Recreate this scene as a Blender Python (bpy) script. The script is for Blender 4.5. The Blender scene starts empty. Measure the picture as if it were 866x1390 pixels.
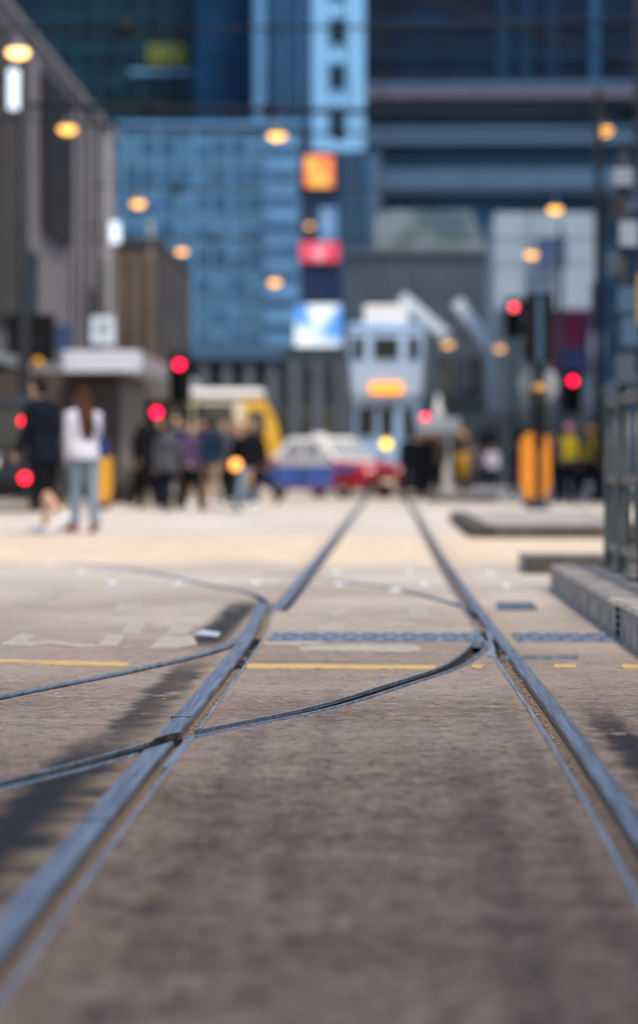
import bpy, math, random
from mathutils import Vector, Matrix, noise as mnoise
random.seed(7)
R = math.radians
SC = bpy.context.scene
COL = SC.collection

# ------------------------------------------------------------------ camera numbers
F = 3500.0            # focal length in pixels of a 1390 px high picture
CAMH = 0.72
HOR = 638.0
YAW = math.atan((525 - 433) / F)
CY, SY = math.cos(YAW), math.sin(YAW)
def G(px, py, h=0.0):                      # point on the ground (height h) seen at a pixel
    d = F * (CAMH - h) / (py - HOR); xc = (px - 433) / F * d
    return (xc * CY - d * SY, xc * SY + d * CY)
def W(px, py, s):                          # point seen at a pixel where one metre is s pixels
    d = F / s; xc = (px - 433) / s
    return Vector((xc * CY - d * SY, xc * SY + d * CY, CAMH + (HOR - py) / s))
def X(px, s): return W(px, 600, s).x
def Z(py, s): return CAMH + (HOR - py) / s

# ------------------------------------------------------------------ materials
def mat(name, col, rough=.6, metal=0., var=.18, scale=4., bump=0., stretch=(1, 1, 1), spec=.5, trans=0., coat=0., tint=None):
    m = bpy.data.materials.new(name); m.use_nodes = True
    nt = m.node_tree; N = nt.nodes; L = nt.links
    b = N['Principled BSDF']
    b.inputs['Roughness'].default_value = rough; b.inputs['Metallic'].default_value = metal
    b.inputs['Specular IOR Level'].default_value = spec
    b.inputs['Coat Weight'].default_value = coat; b.inputs['Coat Roughness'].default_value = .1
    b.inputs['Transmission Weight'].default_value = trans
    tc = N.new('ShaderNodeTexCoord'); mp = N.new('ShaderNodeMapping'); mp.inputs['Scale'].default_value = stretch
    L.new(tc.outputs['Object'], mp.inputs['Vector'])
    n = N.new('ShaderNodeTexNoise'); n.inputs['Scale'].default_value = scale; n.inputs['Detail'].default_value = 6
    L.new(mp.outputs['Vector'], n.inputs['Vector'])
    r = N.new('ShaderNodeValToRGB')
    c = Vector(col[:3])
    r.color_ramp.elements[0].position = .3; r.color_ramp.elements[1].position = .7
    lo = c * (1 - var); hi = c * (1 + var)
    if tint: lo = Vector(tint)
    r.color_ramp.elements[0].color = (*lo, 1); r.color_ramp.elements[1].color = (min(hi.x, .95), min(hi.y, .95), min(hi.z, .95), 1)
    L.new(n.outputs['Fac'], r.inputs['Fac']); L.new(r.outputs['Color'], b.inputs['Base Color'])
    if bump:
        bp = N.new('ShaderNodeBump'); bp.inputs['Strength'].default_value = bump; bp.inputs['Distance'].default_value = .02
        L.new(n.outputs['Fac'], bp.inputs['Height']); L.new(bp.outputs['Normal'], b.inputs['Normal'])
    if name in DULL: b.inputs['Specular IOR Level'].default_value = .12
    return m
DULL = ('grey_stone_cladding dark_brown_cladding brown_stone tan_stone pale_blue_cladding mid_blue_glazing light_blue_cladding deep_blue_glazing steel_blue_cladding dark_teal_glazing teal_cladding white_blue_cladding navy_glazing navy_mullion '
        'pale_blue_spandrel dark_blue_ribbon_glazing pinkish_cornice pale_grey_cladding slate_grey_cladding podium_dark_cladding podium_column_stone weathered_brown_render weathered_grey_render dull_magenta_sign kiosk_brown_panels dark_blue_sign '
        'mid_blue_glazing_dim mid_blue_glazing_bright dark_grey_paint led_tower_cladding').split()
def emis(name, col, strength, var=0., scale=3.):
    m = bpy.data.materials.new(name); m.use_nodes = True
    b = m.node_tree.nodes['Principled BSDF']
    b.inputs['Base Color'].default_value = (*[min(.8, c * .8) for c in col], 1); b.inputs['Roughness'].default_value = .3
    b.inputs['Emission Color'].default_value = (*col, 1); b.inputs['Emission Strength'].default_value = strength
    return m
def screen(name, stops, strength, scale=1.2, axis_stretch=(1, 1, 1), seed=0.):
    m = bpy.data.materials.new(name); m.use_nodes = True
    N = m.node_tree.nodes; L = m.node_tree.links; b = N['Principled BSDF']
    tc = N.new('ShaderNodeTexCoord'); mp = N.new('ShaderNodeMapping'); mp.inputs['Scale'].default_value = axis_stretch
    mp.inputs['Location'].default_value = (seed, seed * .7, seed * 1.3)
    n = N.new('ShaderNodeTexNoise'); n.inputs['Scale'].default_value = scale; n.inputs['Detail'].default_value = 1.5
    r = N.new('ShaderNodeValToRGB'); r.color_ramp.elements.remove(r.color_ramp.elements[0])
    for i, (p, c) in enumerate(stops):
        e = r.color_ramp.elements[0] if i == 0 else r.color_ramp.elements.new(p)
        e.position = p; e.color = (*c, 1)
    L.new(tc.outputs['Object'], mp.inputs['Vector']); L.new(mp.outputs['Vector'], n.inputs['Vector']); L.new(n.outputs['Fac'], r.inputs['Fac'])
    b.inputs['Base Color'].default_value = (.03, .03, .03, 1); b.inputs['Roughness'].default_value = .3
    L.new(r.outputs['Color'], b.inputs['Emission Color']); b.inputs['Emission Strength'].default_value = strength
    return m

class NT:                                   # small node helper for the road
    def __init__(s, m): s.N = m.node_tree.nodes; s.L = m.node_tree.links
    def math(s, op, a, b=None, c=None, clamp=False):
        n = s.N.new('ShaderNodeMath'); n.operation = op; n.use_clamp = clamp
        for i, v in enumerate((a, b, c)):
            if v is None: continue
            if hasattr(v, 'links') or hasattr(v, 'is_linked'): s.L.new(v, n.inputs[i])
            else: n.inputs[i].default_value = v
        return n.outputs[0]
    def smooth(s, v, a, b):
        n = s.N.new('ShaderNodeMapRange'); n.interpolation_type = 'SMOOTHSTEP'
        s.L.new(v, n.inputs['Value']); n.inputs['From Min'].default_value = a; n.inputs['From Max'].default_value = b
        return n.outputs['Result']
    def noise(s, vec, scale, detail=6, rough=.55, stretch=(1, 1, 1)):
        mp = s.N.new('ShaderNodeMapping'); mp.inputs['Scale'].default_value = stretch; s.L.new(vec, mp.inputs['Vector'])
        n = s.N.new('ShaderNodeTexNoise'); n.inputs['Scale'].default_value = scale; n.inputs['Detail'].default_value = detail
        n.inputs['Roughness'].default_value = rough; s.L.new(mp.outputs[0], n.inputs['Vector']); return n.outputs['Fac']
    def mix(s, f, a, b, mode='MIX'):
        n = s.N.new('ShaderNodeMix'); n.data_type = 'RGBA'; n.blend_type = mode
        for v, k in ((f, 0), (a, 6), (b, 7)):
            if hasattr(v, 'is_linked'): s.L.new(v, n.inputs[k])
            else: n.inputs[k].default_value = v if k == 0 else (*v, 1)
        return n.outputs[2]

def road_material():
    m = bpy.data.materials.new('tramway_concrete'); m.use_nodes = True
    t = NT(m); b = t.N['Principled BSDF']
    tc = t.N.new('ShaderNodeTexCoord'); V = tc.outputs['Object']
    sep = t.N.new('ShaderNodeSeparateXYZ'); t.L.new(V, sep.inputs[0]); x, y = sep.outputs[0], sep.outputs[1]
    big = t.noise(V, .55, 4); mid = t.noise(V, 3.2, 6, .6, (1, 1.6, 1))
    brush = t.noise(V, 6., 6, .64, (.9, 1., 1)); fleck = t.noise(V, 15., 6, .72, (1.3, .85, 1)); chip = t.noise(V, 34., 4, .66, (1.4, .6, 1))
    grit = t.noise(V, 260., 2, .5)
    base = t.mix(t.smooth(big, .35, .68), (.122, .077, .050), (.185, .127, .088))
    base = t.mix(t.math('MULTIPLY', t.smooth(mid, .42, .66), .55), base, (.225, .158, .112))
    base = t.mix(t.math('MULTIPLY', t.smooth(brush, .52, .36), .36), base, (.034, .025, .021))
    base = t.mix(t.math('MULTIPLY', t.smooth(fleck, .455, .39), .74), base, (.014, .011, .010))
    base = t.mix(t.math('MULTIPLY', t.smooth(fleck, .55, .63), .6), base, (.29, .23, .185))
    base = t.mix(t.math('MULTIPLY', t.smooth(chip, .58, .65), .5), base, (.33, .27, .22))
    base = t.mix(t.math('MULTIPLY', t.smooth(chip, .42, .355), .88), base, (.016, .012, .010))
    base = t.mix(t.math('MULTIPLY', t.smooth(grit, .60, .74), .30), base, (.42, .38, .34))
    # colour pales with distance: far sunlight and near darkening painted in; tan surfaced crossing
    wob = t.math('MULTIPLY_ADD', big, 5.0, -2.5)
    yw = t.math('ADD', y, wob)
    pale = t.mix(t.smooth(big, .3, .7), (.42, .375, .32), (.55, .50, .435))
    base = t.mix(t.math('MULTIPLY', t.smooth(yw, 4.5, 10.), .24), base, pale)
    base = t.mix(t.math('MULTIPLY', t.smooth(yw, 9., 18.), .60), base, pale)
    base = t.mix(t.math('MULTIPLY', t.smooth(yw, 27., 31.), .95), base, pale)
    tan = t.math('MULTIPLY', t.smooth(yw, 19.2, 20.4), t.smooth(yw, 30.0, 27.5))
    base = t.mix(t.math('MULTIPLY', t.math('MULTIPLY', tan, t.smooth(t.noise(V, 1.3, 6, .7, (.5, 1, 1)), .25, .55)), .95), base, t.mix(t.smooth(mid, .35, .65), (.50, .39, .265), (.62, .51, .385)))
    # wear: dark brake dust beside the rails, vague wheel streaks
    def strip(xc, hw, y0, y1, amt, nz, thr):
        d = t.math('ABSOLUTE', t.math('SUBTRACT', t.math('MULTIPLY_ADD', nz, .13, -.065), t.math('SUBTRACT', x, xc)))
        f = t.math('MULTIPLY', t.smooth(d, hw, hw * .35), t.math('MULTIPLY', t.smooth(y, y0, y0 + .7), t.smooth(y, y1, y1 - 1.2)))
        f = t.math('MULTIPLY', f, t.smooth(t.noise(V, 4.5, 4, .6, (1.5, .8, 1)), thr, thr + .14))
        return t.math('MULTIPLY', f, amt)
    dark = (.009, .008, .008)
    base = t.mix(strip(-.735, .135, 2.2, 7.4, .98, brush, .18), base, dark)
    base = t.mix(strip(-.715, .10, 6.6, 10.2, .8, brush, .30), base, dark)
    base = t.mix(strip(-.755, .13, 10.2, 14.6, .95, mid, .26), base, dark)
    base = t.mix(strip(.625, .075, 4.2, 8.2, .93, brush, .30), base, dark)
    base = t.mix(strip(.20, .07, 2.0, 7.0, .36, mid, .30), base, dark)
    base = t.mix(strip(.36, .045, 3.0, 8.5, .25, mid, .33), base, dark)
    base = t.mix(strip(-.36, .05, 2.5, 8.0, .25, mid, .33), base, dark)
    base = t.mix(strip(-.17, .05, 4.0, 9.0, .22, mid, .35), base, dark)
    # sand and dirt that collects along the rails
    sd = t.math('MINIMUM', t.math('ABSOLUTE', t.math('ADD', x, .59)), t.math('ABSOLUTE', t.math('SUBTRACT', x, .49)))
    base = t.mix(t.math('MULTIPLY', t.math('MULTIPLY', t.smooth(sd, .15, .05), t.smooth(mid, .40, .62)), .5), base, (.27, .20, .13))
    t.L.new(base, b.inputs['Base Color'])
    rg = t.math('MULTIPLY_ADD', mid, .2, .65); t.L.new(rg, b.inputs['Roughness'])
    b.inputs['Specular IOR Level'].default_value = .22
    h = t.math('ADD', t.math('MULTIPLY', brush, .7), t.math('ADD', t.math('MULTIPLY', fleck, .7), t.math('MULTIPLY', grit, .12)))
    bp = t.N.new('ShaderNodeBump'); bp.inputs['Strength'].default_value = .9; bp.inputs['Distance'].default_value = .014
    t.L.new(h, bp.inputs['Height']); t.L.new(bp.outputs[0], b.inputs['Normal'])
    return m

def paint_material(name, col, wear, under):
    m = bpy.data.materials.new(name); m.use_nodes = True
    t = NT(m); b = t.N['Principled BSDF']
    tc = t.N.new('ShaderNodeTexCoord'); V = tc.outputs['Object']
    n = t.noise(V, 22., 6, .7, (1, 3.5, 1)); n2 = t.noise(V, 4., 4)
    f = t.math('MULTIPLY', t.smooth(n, wear, wear + .16), t.smooth(n2, .2, .5))
    t.L.new(t.mix(f, under, col), b.inputs['Base Color']); b.inputs['Roughness'].default_value = .6
    return m

def steel_material(name, dark, light, streak=True):
    m = bpy.data.materials.new(name); m.use_nodes = True
    t = NT(m); b = t.N['Principled BSDF']
    tc = t.N.new('ShaderNodeTexCoord'); V = tc.outputs['Object']
    n = t.noise(V, 60., 4, .55, (2.2, .05, 1)); p = t.noise(V, 9., 6, .7); q = t.noise(V, 170., 3, .6)
    c = t.mix(t.smooth(n, .35, .68), dark, light)
    c = t.mix(t.math('MULTIPLY', t.smooth(p, .60, .78), .4), c, (.09, .06, .045))
    c = t.mix(t.math('MULTIPLY', t.smooth(q, .63, .72), .5), c, (.05, .045, .045))
    t.L.new(c, b.inputs['Base Color']); b.inputs['Metallic'].default_value = .85
    t.L.new(t.math('MULTIPLY_ADD', n, .3, .22), b.inputs['Roughness'])
    bp = t.N.new('ShaderNodeBump'); bp.inputs['Strength'].default_value = .25; bp.inputs['Distance'].default_value = .004
    t.L.new(t.math('ADD', n, p), bp.inputs['Height']); t.L.new(bp.outputs[0], b.inputs['Normal'])
    return m

MT = {}
def setup_materials():
    A = MT
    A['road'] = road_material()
    A['steel'] = steel_material('worn_rail_steel', (.17, .182, .20), (.35, .365, .39))
    A['lip'] = steel_material('keeper_steel', (.27, .28, .295), (.48, .49, .50))
    A['groove'] = mat('groove_dirt', (.050, .036, .026), .9, var=.6, scale=40, bump=.8)
    A['sand'] = mat('groove_sand', (.165, .115, .075), .95, var=.45, scale=55, bump=.9)
    A['concrete'] = mat('kerb_concrete', (.25, .22, .19), .85, var=.55, scale=9, bump=.8)
    A['concrete_dark'] = mat('kerb_dirty', (.06, .05, .042), .85, var=.4, scale=6, bump=.3)
    A['pave'] = mat('paving', (.30, .28, .26), .8, var=.2, scale=3, bump=.2)
    A['pave_dark'] = mat('platform_top', (.15, .135, .13), .75, var=.3, scale=5, bump=.3)
    A['yellow_paint'] = paint_material('yellow_line_paint', (.52, .335, .09), .36, (.20, .165, .135))
    A['cream_paint'] = paint_material('cream_marking_paint', (.42, .38, .29), .44, (.24, .205, .175))
    A['iron'] = mat('cast_iron', (.10, .12, .145), .42, .6, .3, 20, .3)
    A['iron_light'] = mat('galvanised_grate', (.30, .34, .39), .4, .75, .25, 20, .2)
    A['stud'] = mat('stud_metal', (.50, .53, .56), .4, .4, .1, 12)
    A['black'] = mat('black_paint', (.004, .005, .007), .6, 0, .3, 6, spec=.2)
    A['dark_grey'] = mat('dark_grey_paint', (.022, .026, .032), .5, 0, .2, 5)
    A['rail_paint'] = mat('railing_paint', (.07, .085, .088), .4, .3, .25, 9)
    A['mid_grey'] = mat('mid_grey_paint', (.20, .21, .22), .5, 0, .2, 5)
    A['galv'] = mat('galvanised', (.40, .42, .44), .4, .7, .15, 9)
    A['white'] = mat('white_paint', (.78, .79, .80), .4, 0, .06, 5)
    A['white_gloss'] = mat('white_gloss_paint', (.80, .81, .83), .22, 0, .04, 5, coat=.6)
    A['silver'] = mat('silver_roof_paint', (.80, .80, .81), .3, .0, .04, 5, coat=.6)
    A['red_paint'] = mat('red_car_paint', (.42, .008, .022), .25, 0, .08, 3, coat=.7)
    A['blue_ad'] = mat('blue_door_film', (.06, .14, .46), .35, 0, .55, 1.6, coat=.3)
    A['tram_blue'] = mat('pale_blue_tram_paint', (.27, .45, .70), .32, 0, .06, 2, coat=.5)
    A['tram_pale'] = mat('paler_blue_tram_paint', (.47, .63, .82), .32, 0, .06, 2, coat=.5)
    A['glass'] = mat('dark_glass', (.008, .010, .013), .06, 0, .2, 1, spec=.8)
    A['glass_warm'] = mat('smoky_glass', (.012, .011, .009), .15, 0, .3, 1.5, spec=.3)
    A['glass_pale'] = mat('pale_window_glass', (.33, .37, .40), .12, 0, .2, 1, spec=.8)
    A['rubber'] = mat('rubber', (.016, .016, .017), .85, 0, .2, 20)
    A['chrome'] = mat('chrome', (.6, .6, .62), .18, 1., .05, 5)
    A['yellow_body'] = mat('yellow_vehicle_paint', (.66, .39, .008), .3, 0, .06, 3, coat=.5)
    A['cream_body'] = mat('cream_vehicle_paint', (.62, .56, .42), .35, 0, .08, 3, coat=.4)
    A['orange_plastic'] = mat('orange_plastic', (.62, .21, .006), .4, 0, .1, 4)
    A['amber_plastic'] = mat('amber_plastic', (.66, .33, .012), .4, 0, .1, 4)
    A['tail'] = emis('lit_tail_lamp', (1, .006, .03), 2.2)
    A['red_lamp'] = emis('lit_red_lamp', (1, .008, .05), 2.6)
    A['red_lamp_far'] = emis('lit_red_lamp_hazy', (1, .09, .13), 1.9)
    A['amber_lamp'] = emis('lit_amber_globe', (1, .45, .08), 1.15)
    A['lantern_glow'] = emis('lit_orange_lantern', (1, .36, .07), .85)
    A['amber_warm'] = emis('lit_bright_globe', (1, .56, .19), 1.7)
    A['amber_dim'] = emis('lit_dim_globe', (.85, .42, .09), .75)
    A['headlamp'] = emis('lit_yellow_headlamp', (1, .55, .03), 1.15)
    A['orange_sign'] = emis('lit_orange_display', (1, .28, .012), .62)
    A['white_sign'] = emis('lit_white_panel', (.72, .84, 1), .36)
    A['pale_sign'] = emis('lit_pale_panel', (.62, .72, .80), .3)
    for k, c, v in (('skin', (.42, .25, .17), .08), ('skin_pale', (.55, .36, .27), .08), ('hair', (.012, .009, .008), .4), ('hair_brown', (.05, .018, .011), .45),
                    ('navy', (.004, .006, .014), .35), ('black_cloth', (.005, .005, .007), .3), ('white_cloth', (.48, .48, .57), .10), ('denim', (.16, .21, .265), .22),
                    ('blue_bag', (.018, .05, .16), .3), ('red_shoe', (.30, .035, .025), .3), ('white_shoe', (.72, .72, .74), .1), ('teal_cloth', (.007, .022, .045), .3),
                    ('beige_cloth', (.24, .18, .125), .2), ('blue_cloth', (.006, .018, .055), .3), ('brown_cloth', (.07, .045, .035), .3), ('purple_cloth', (.06, .04, .085), .3),
                    ('grey_cloth', (.055, .06, .07), .25), ('yellow_vest', (.62, .45, .02), .2), ('red_cloth', (.36, .04, .05), .25), ('pink_cloth', (.55, .24, .28), .2),
                    ('orange_cloth', (.70, .28, .03), .2), ('bright_blue', (.03, .22, .55), .2)):
        A[k] = mat(k, c, .85 if 'skin' not in k else .55, 0, v, 14, .15, spec=.1 if 'skin' not in k else .4)
    # buildings
    A['wall_left'] = mat('grey_stone_cladding', (.235, .218, .232), .6, 0, .2, .5)
    A['wall_left_dark'] = mat('dark_brown_cladding', (.018, .016, .018), .6, 0, .2, 1)
    A['wall_brown'] = mat('brown_stone', (.075, .066, .064), .6, 0, .3, .8)
    A['wall_tan'] = mat('tan_stone', (.15, .115, .095), .6, 0, .25, .8)
    A['grid_wall'] = mat('pale_blue_cladding', (.055, .132, .215), .6, 0, .2, .25)
    A['grid_glass'] = mat('mid_blue_glazing', (.022, .080, .160), .45, 0, .5, .12, spec=.2)
    A['grid_glass_dim'] = mat('mid_blue_glazing_dim', (.016, .060, .125), .4, 0, .5, .3)
    A['grid_glass_bright'] = mat('mid_blue_glazing_bright', (.05, .13, .22), .4, 0, .4, .3)
    A['grid_light'] = mat('light_blue_cladding', (.095, .215, .38), .6, 0, .15, .3)
    A['blue_glass'] = mat('deep_blue_glazing', (.0006, .024, .075), .5, 0, .35, .2, spec=.15)
    A['mid_blue'] = mat('steel_blue_cladding', (.013, .058, .13), .6, 0, .2, .3)
    A['teal_dark'] = mat('dark_teal_glazing', (.003, .017, .030), .5, 0, .5, .3, spec=.15)
    A['teal_mid'] = mat('teal_cladding', (.005, .03, .05), .5, 0, .25, .3)
    A['green_net'] = mat('yellow_green_netting', (.09, .115, .02), .8, 0, .3, 1)
    A['white_tower'] = mat('white_blue_cladding', (.17, .36, .57), .6, 0, .06, .5)
    A['navy_glass'] = mat('navy_glazing', (.001, .010, .028), .5, 0, .6, .15, spec=.12)
    A['navy_fin'] = mat('navy_mullion', (.003, .020, .048), .6, 0, .3, .3)
    A['band_light'] = mat('pale_blue_spandrel', (.048, .092, .150), .6, 0, .08, .4)
    A['band_dark'] = mat('dark_blue_ribbon_glazing', (.006, .028, .056), .5, 0, .3, .2, spec=.15)
    A['band_pink'] = mat('pinkish_cornice', (.10, .09, .13), .5, 0, .15, 1)
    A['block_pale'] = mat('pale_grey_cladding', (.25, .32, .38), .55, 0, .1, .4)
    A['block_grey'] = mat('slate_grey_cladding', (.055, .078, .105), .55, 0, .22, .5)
    A['podium'] = mat('podium_dark_cladding', (.034, .044, .058), .5, 0, .25, .6)
    A['podium_col'] = mat('podium_column_stone', (.085, .10, .12), .5, 0, .2, .6)
    A['right_wall'] = mat('weathered_brown_render', (.040, .042, .05), .7, 0, .35, .7)
    A['right_grey'] = mat('weathered_grey_render', (.20, .235, .285), .7, 0, .35, .7)
    A['magenta_sign'] = mat('dull_magenta_sign', (.22, .035, .085), .5, 0, .3, 1)
    A['kiosk'] = mat('kiosk_brown_panels', (.075, .060, .056), .5, 0, .25, 2)
    A['canopy_white'] = mat('white_canopy_fascia', (.52, .56, .66), .45, 0, .05, 2)
    A['canopy_side'] = mat('grey_canopy_fascia', (.34, .38, .43), .5, 0, .1, 2)
    A['blue_sign'] = mat('dark_blue_sign', (.05, .075, .16), .5, 0, .2, 2)
    A['yellow_sign'] = mat('yellow_sign', (.25, .15, .01), .5, 0, .2, 2)
    A['light_steel'] = mat('pale_blue_panels', (.55, .64, .72), .4, 0, .08, 1)
    A['scr_orange'] = screen('orange_advert_screen', [(.0, (1, .06, .02)), (.46, (1, .16, .02)), (.56, (1, .50, .06)), (.75, (1, .3, .05))], .45, .9, seed=3)
    A['scr_blue'] = screen('pale_blue_advert_screen', [(.0, (.03, .14, .45)), (.5, (.20, .48, .95)), (.7, (.55, .78, 1))], .2, .6, seed=1)
    A['scr_red'] = screen('red_advert_screen', [(.0, (.7, .01, .05)), (.5, (.9, .03, .10)), (.62, (1, .55, .65))], .36, .8, seed=8)
    A['scr_white'] = screen('white_and_blue_advert_screen', [(.0, (.02, .16, .62)), (.40, (.06, .30, .85)), (.46, (.85, .93, 1)), (1., (1, 1, 1))], .42, .36, (1, 1, .8), seed=2.3)
    A['billboard'] = screen('landscape_picture', [(.0, (.03, .14, .26)), (.38, (.05, .17, .30)), (.47, (.10, .22, .24)), (.55, (.34, .46, .58)), (.75, (.46, .58, .70))], .13, .35, (1, 1, 1.8), seed=5)
    A['led_body'] = mat('led_tower_cladding', (.012, .022, .055), .3, 0, .3, .3)
    A['vest_stripe'] = mat('reflective_stripe', (.7, .7, .65), .3, 0, .1, 8)
    A['plate'] = mat('number_plate', (.72, .70, .55), .4, 0, .05, 5)
    A['pebble'] = mat('pebble', (.24, .18, .125), .9, 0, .5, 80)
setup_materials()

# ------------------------------------------------------------------ mesh builder
class MB:
    def __init__(s): s.v = []; s.f = []; s.m = []; s.sm = []; s.mi = 0; s.mats = []
    def use(s, key):
        if key not in s.mats: s.mats.append(key)
        s.mi = s.mats.index(key); return s
    def add(s, vs, fs, smooth=False, M=None):
        o = len(s.v)
        s.v += [(M @ Vector(p)) if M else Vector(p) for p in vs]
        for f in fs: s.f.append([i + o for i in f]); s.m.append(s.mi); s.sm.append(smooth)
        return s
    def box(s, x0, x1, y0, y1, z0, z1, M=None, c=0.):
        if c <= 0:
            vs = [(x0, y0, z0), (x1, y0, z0), (x1, y1, z0), (x0, y1, z0), (x0, y0, z1), (x1, y0, z1), (x1, y1, z1), (x0, y1, z1)]
            return s.add(vs, [(3, 2, 1, 0), (4, 5, 6, 7), (0, 1, 5, 4), (1, 2, 6, 5), (2, 3, 7, 6), (3, 0, 4, 7)], M=M)
        pl = lambda d: [(x0 + c, y0 + d), (x1 - c, y0 + d), (x1 - d, y0 + c), (x1 - d, y1 - c), (x1 - c, y1 - d), (x0 + c, y1 - d), (x0 + d, y1 - c), (x0 + d, y0 + c)]
        vs = []
        k = c * .6
        q = lambda e: [(x0 + e + k, y0 + e), (x1 - e - k, y0 + e), (x1 - e, y0 + e + k), (x1 - e, y1 - e - k), (x1 - e - k, y1 - e), (x0 + e + k, y1 - e), (x0 + e, y1 - e - k), (x0 + e, y0 + e + k)]
        for e, z in ((k, z0), (0, z0 + k), (0, z1 - k), (k, z1)): vs += [(a, b, z) for a, b in q(e)]
        fs = [tuple(range(7, -1, -1)), tuple(range(24, 32))]
        for r in range(3):
            for i in range(8): fs.append((r * 8 + i, r * 8 + (i + 1) % 8, (r + 1) * 8 + (i + 1) % 8, (r + 1) * 8 + i))
        return s.add(vs, fs, M=M)
    def rings(s, rings, smooth=True, cap=True, M=None, closed=True):
        n = len(rings[0]); vs = [p for r in rings for p in r]; fs = []
        for k in range(len(rings) - 1):
            for i in range(n if closed else n - 1):
                j = (i + 1) % n; fs.append((k * n + i, k * n + j, (k + 1) * n + j, (k + 1) * n + i))
        if cap: fs.append(tuple(range(n - 1, -1, -1))); fs.append(tuple(range((len(rings) - 1) * n, len(rings) * n)))
        return s.add(vs, fs, smooth, M)
    def tube(s, path, rad, n=10, ref=None, smooth=True, M=None, round_ends=False):
        P = [Vector(p) for p in path]
        rr = rad if isinstance(rad, (list, tuple)) else [rad] * len(P)
        rr = [(r, r) if not isinstance(r, (list, tuple)) else r for r in rr]
        if round_ends:
            a = (P[0] - P[1]).normalized(); b = (P[-1] - P[-2]).normalized(); ra = min(rr[0]); rb = min(rr[-1])
            mul = lambda r, k: (r[0] * k, r[1] * k)
            P = [P[0] + a * ra * .95, P[0] + a * ra * .72] + P + [P[-1] + b * rb * .72, P[-1] + b * rb * .95]
            rr = [mul(rr[0], .25), mul(rr[0], .7)] + rr + [mul(rr[-1], .7), mul(rr[-1], .25)]
        ref = Vector(ref) if ref else None; out = []
        for k, p in enumerate(P):
            t = (P[min(k + 1, len(P) - 1)] - P[max(k - 1, 0)]).normalized()
            u = ref if ref else (Vector((1, 0, 0)) if abs(t.x) < .8 else Vector((0, 1, 0)))
            u = (u - t * u.dot(t)).normalized(); w = t.cross(u)
            out.append([p + u * rr[k][0] * math.cos(a) + w * rr[k][1] * math.sin(a) for a in [2 * math.pi * i / n for i in range(n)]])
        return s.rings(out, smooth, True, M)
    def lathe(s, c, prof, n=20, axis='z', smooth=True, M=None, cap=True):
        c = Vector(c); out = []
        for r, h in prof:
            ring = []
            for i in range(n):
                a = 2 * math.pi * i / n; p, q = r * math.cos(a), r * math.sin(a)
                ring.append(c + (Vector((p, q, h)) if axis == 'z' else Vector((p, h, q)) if axis == 'y' else Vector((h, p, q))))
            out.append(ring)
        return s.rings(out, smooth, cap, M)
    def ball(s, c, r, n=14, m=9, M=None):
        rx, ry, rz = r if isinstance(r, (tuple, list)) else (r, r, r); c = Vector(c); out = []
        for k in range(m + 1):
            t = math.pi * (k + .04) / (m + .08); z = -math.cos(t) * rz; q = math.sin(t)
            out.append([c + Vector((rx * q * math.cos(2 * math.pi * i / n), ry * q * math.sin(2 * math.pi * i / n), z)) for i in range(n)])
        return s.rings(out, True, True, M)
    def prism(s, poly, z0, z1, M=None):      # polygon in xy
        n = len(poly)
        vs = [(x, y, z0) for x, y in poly] + [(x, y, z1) for x, y in poly]
        fs = [tuple(range(n - 1, -1, -1)), tuple(range(n, 2 * n))] + [(i, (i + 1) % n, n + (i + 1) % n, n + i) for i in range(n)]
        return s.add(vs, fs, M=M)
    def prism_y(s, poly, y0, y1, M=None):    # polygon in xz, thickness along y
        n = len(poly)
        vs = [(x, y0, z) for x, z in poly] + [(x, y1, z) for x, z in poly]
        fs = [tuple(range(n)), tuple(range(2 * n - 1, n - 1, -1))] + [((i + 1) % n, i, n + i, n + (i + 1) % n) for i in range(n)]
        return s.add(vs, fs, M=M)
    def slab(s, q, t):                       # a thin plate on quad q (4 points, outward by right hand), thickness t
        q = [Vector(p) for p in q]; n = (q[1] - q[0]).cross(q[3] - q[0]).normalized()
        return s.add(q + [p + n * t for p in q], [(3, 2, 1, 0), (4, 5, 6, 7), (0, 1, 5, 4), (1, 2, 6, 5), (2, 3, 7, 6), (3, 0, 4, 7)])
    def mesh(s, name):
        me = bpy.data.meshes.new(name); me.from_pydata([tuple(p) for p in s.v], [], s.f)
        for k in (s.mats or ['mid_grey']): me.materials.append(MT[k])
        me.polygons.foreach_set('material_index', s.m); me.polygons.foreach_set('use_smooth', s.sm); me.update()
        return me
    def build(s, name, parent=None, loc=(0, 0, 0), rz=0., bev=0., fix=True):
        me = s.mesh(name); 
        if fix: recalc(me)
        o = bpy.data.objects.new(name, me); COL.objects.link(o)
        o.location = loc; o.rotation_euler = (0, 0, rz)
        if parent: o.parent = parent
        if bev:
            b = o.modifiers.new('bevel', 'BEVEL'); b.width = bev; b.segments = 2; b.limit_method = 'ANGLE'; b.angle_limit = R(40)
        return o
import bmesh
def recalc(me):
    bm = bmesh.new(); bm.from_mesh(me); bmesh.ops.recalc_face_normals(bm, faces=bm.faces); bm.to_mesh(me); bm.free()
def one(key, fn):                            # MB with one material
    m = MB().use(key); fn(m); return m
def tag(o, label=None, cat=None, group=None, kind=None):
    if label: o['label'] = label
    if cat: o['category'] = cat
    if group: o['group'] = group
    if kind: o['kind'] = kind
    return o
def thing(name, label, cat, loc=(0, 0, 0), rz=0., group=None):
    o = bpy.data.objects.new(name, None); COL.objects.link(o); o.location = loc; o.rotation_euler = (0, 0, rz)
    o.empty_display_size = .3
    return tag(o, label, cat, group)
def kids(o): return [c for c in KIDMAP.get(o.name, [])]
def copy_tree(o, parent=None):
    c = o.copy(); COL.objects.link(c)
    if parent: c.parent = parent
    for ch in [k for k in COL.objects if k.parent == o]: copy_tree(ch, c)
    return c
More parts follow.
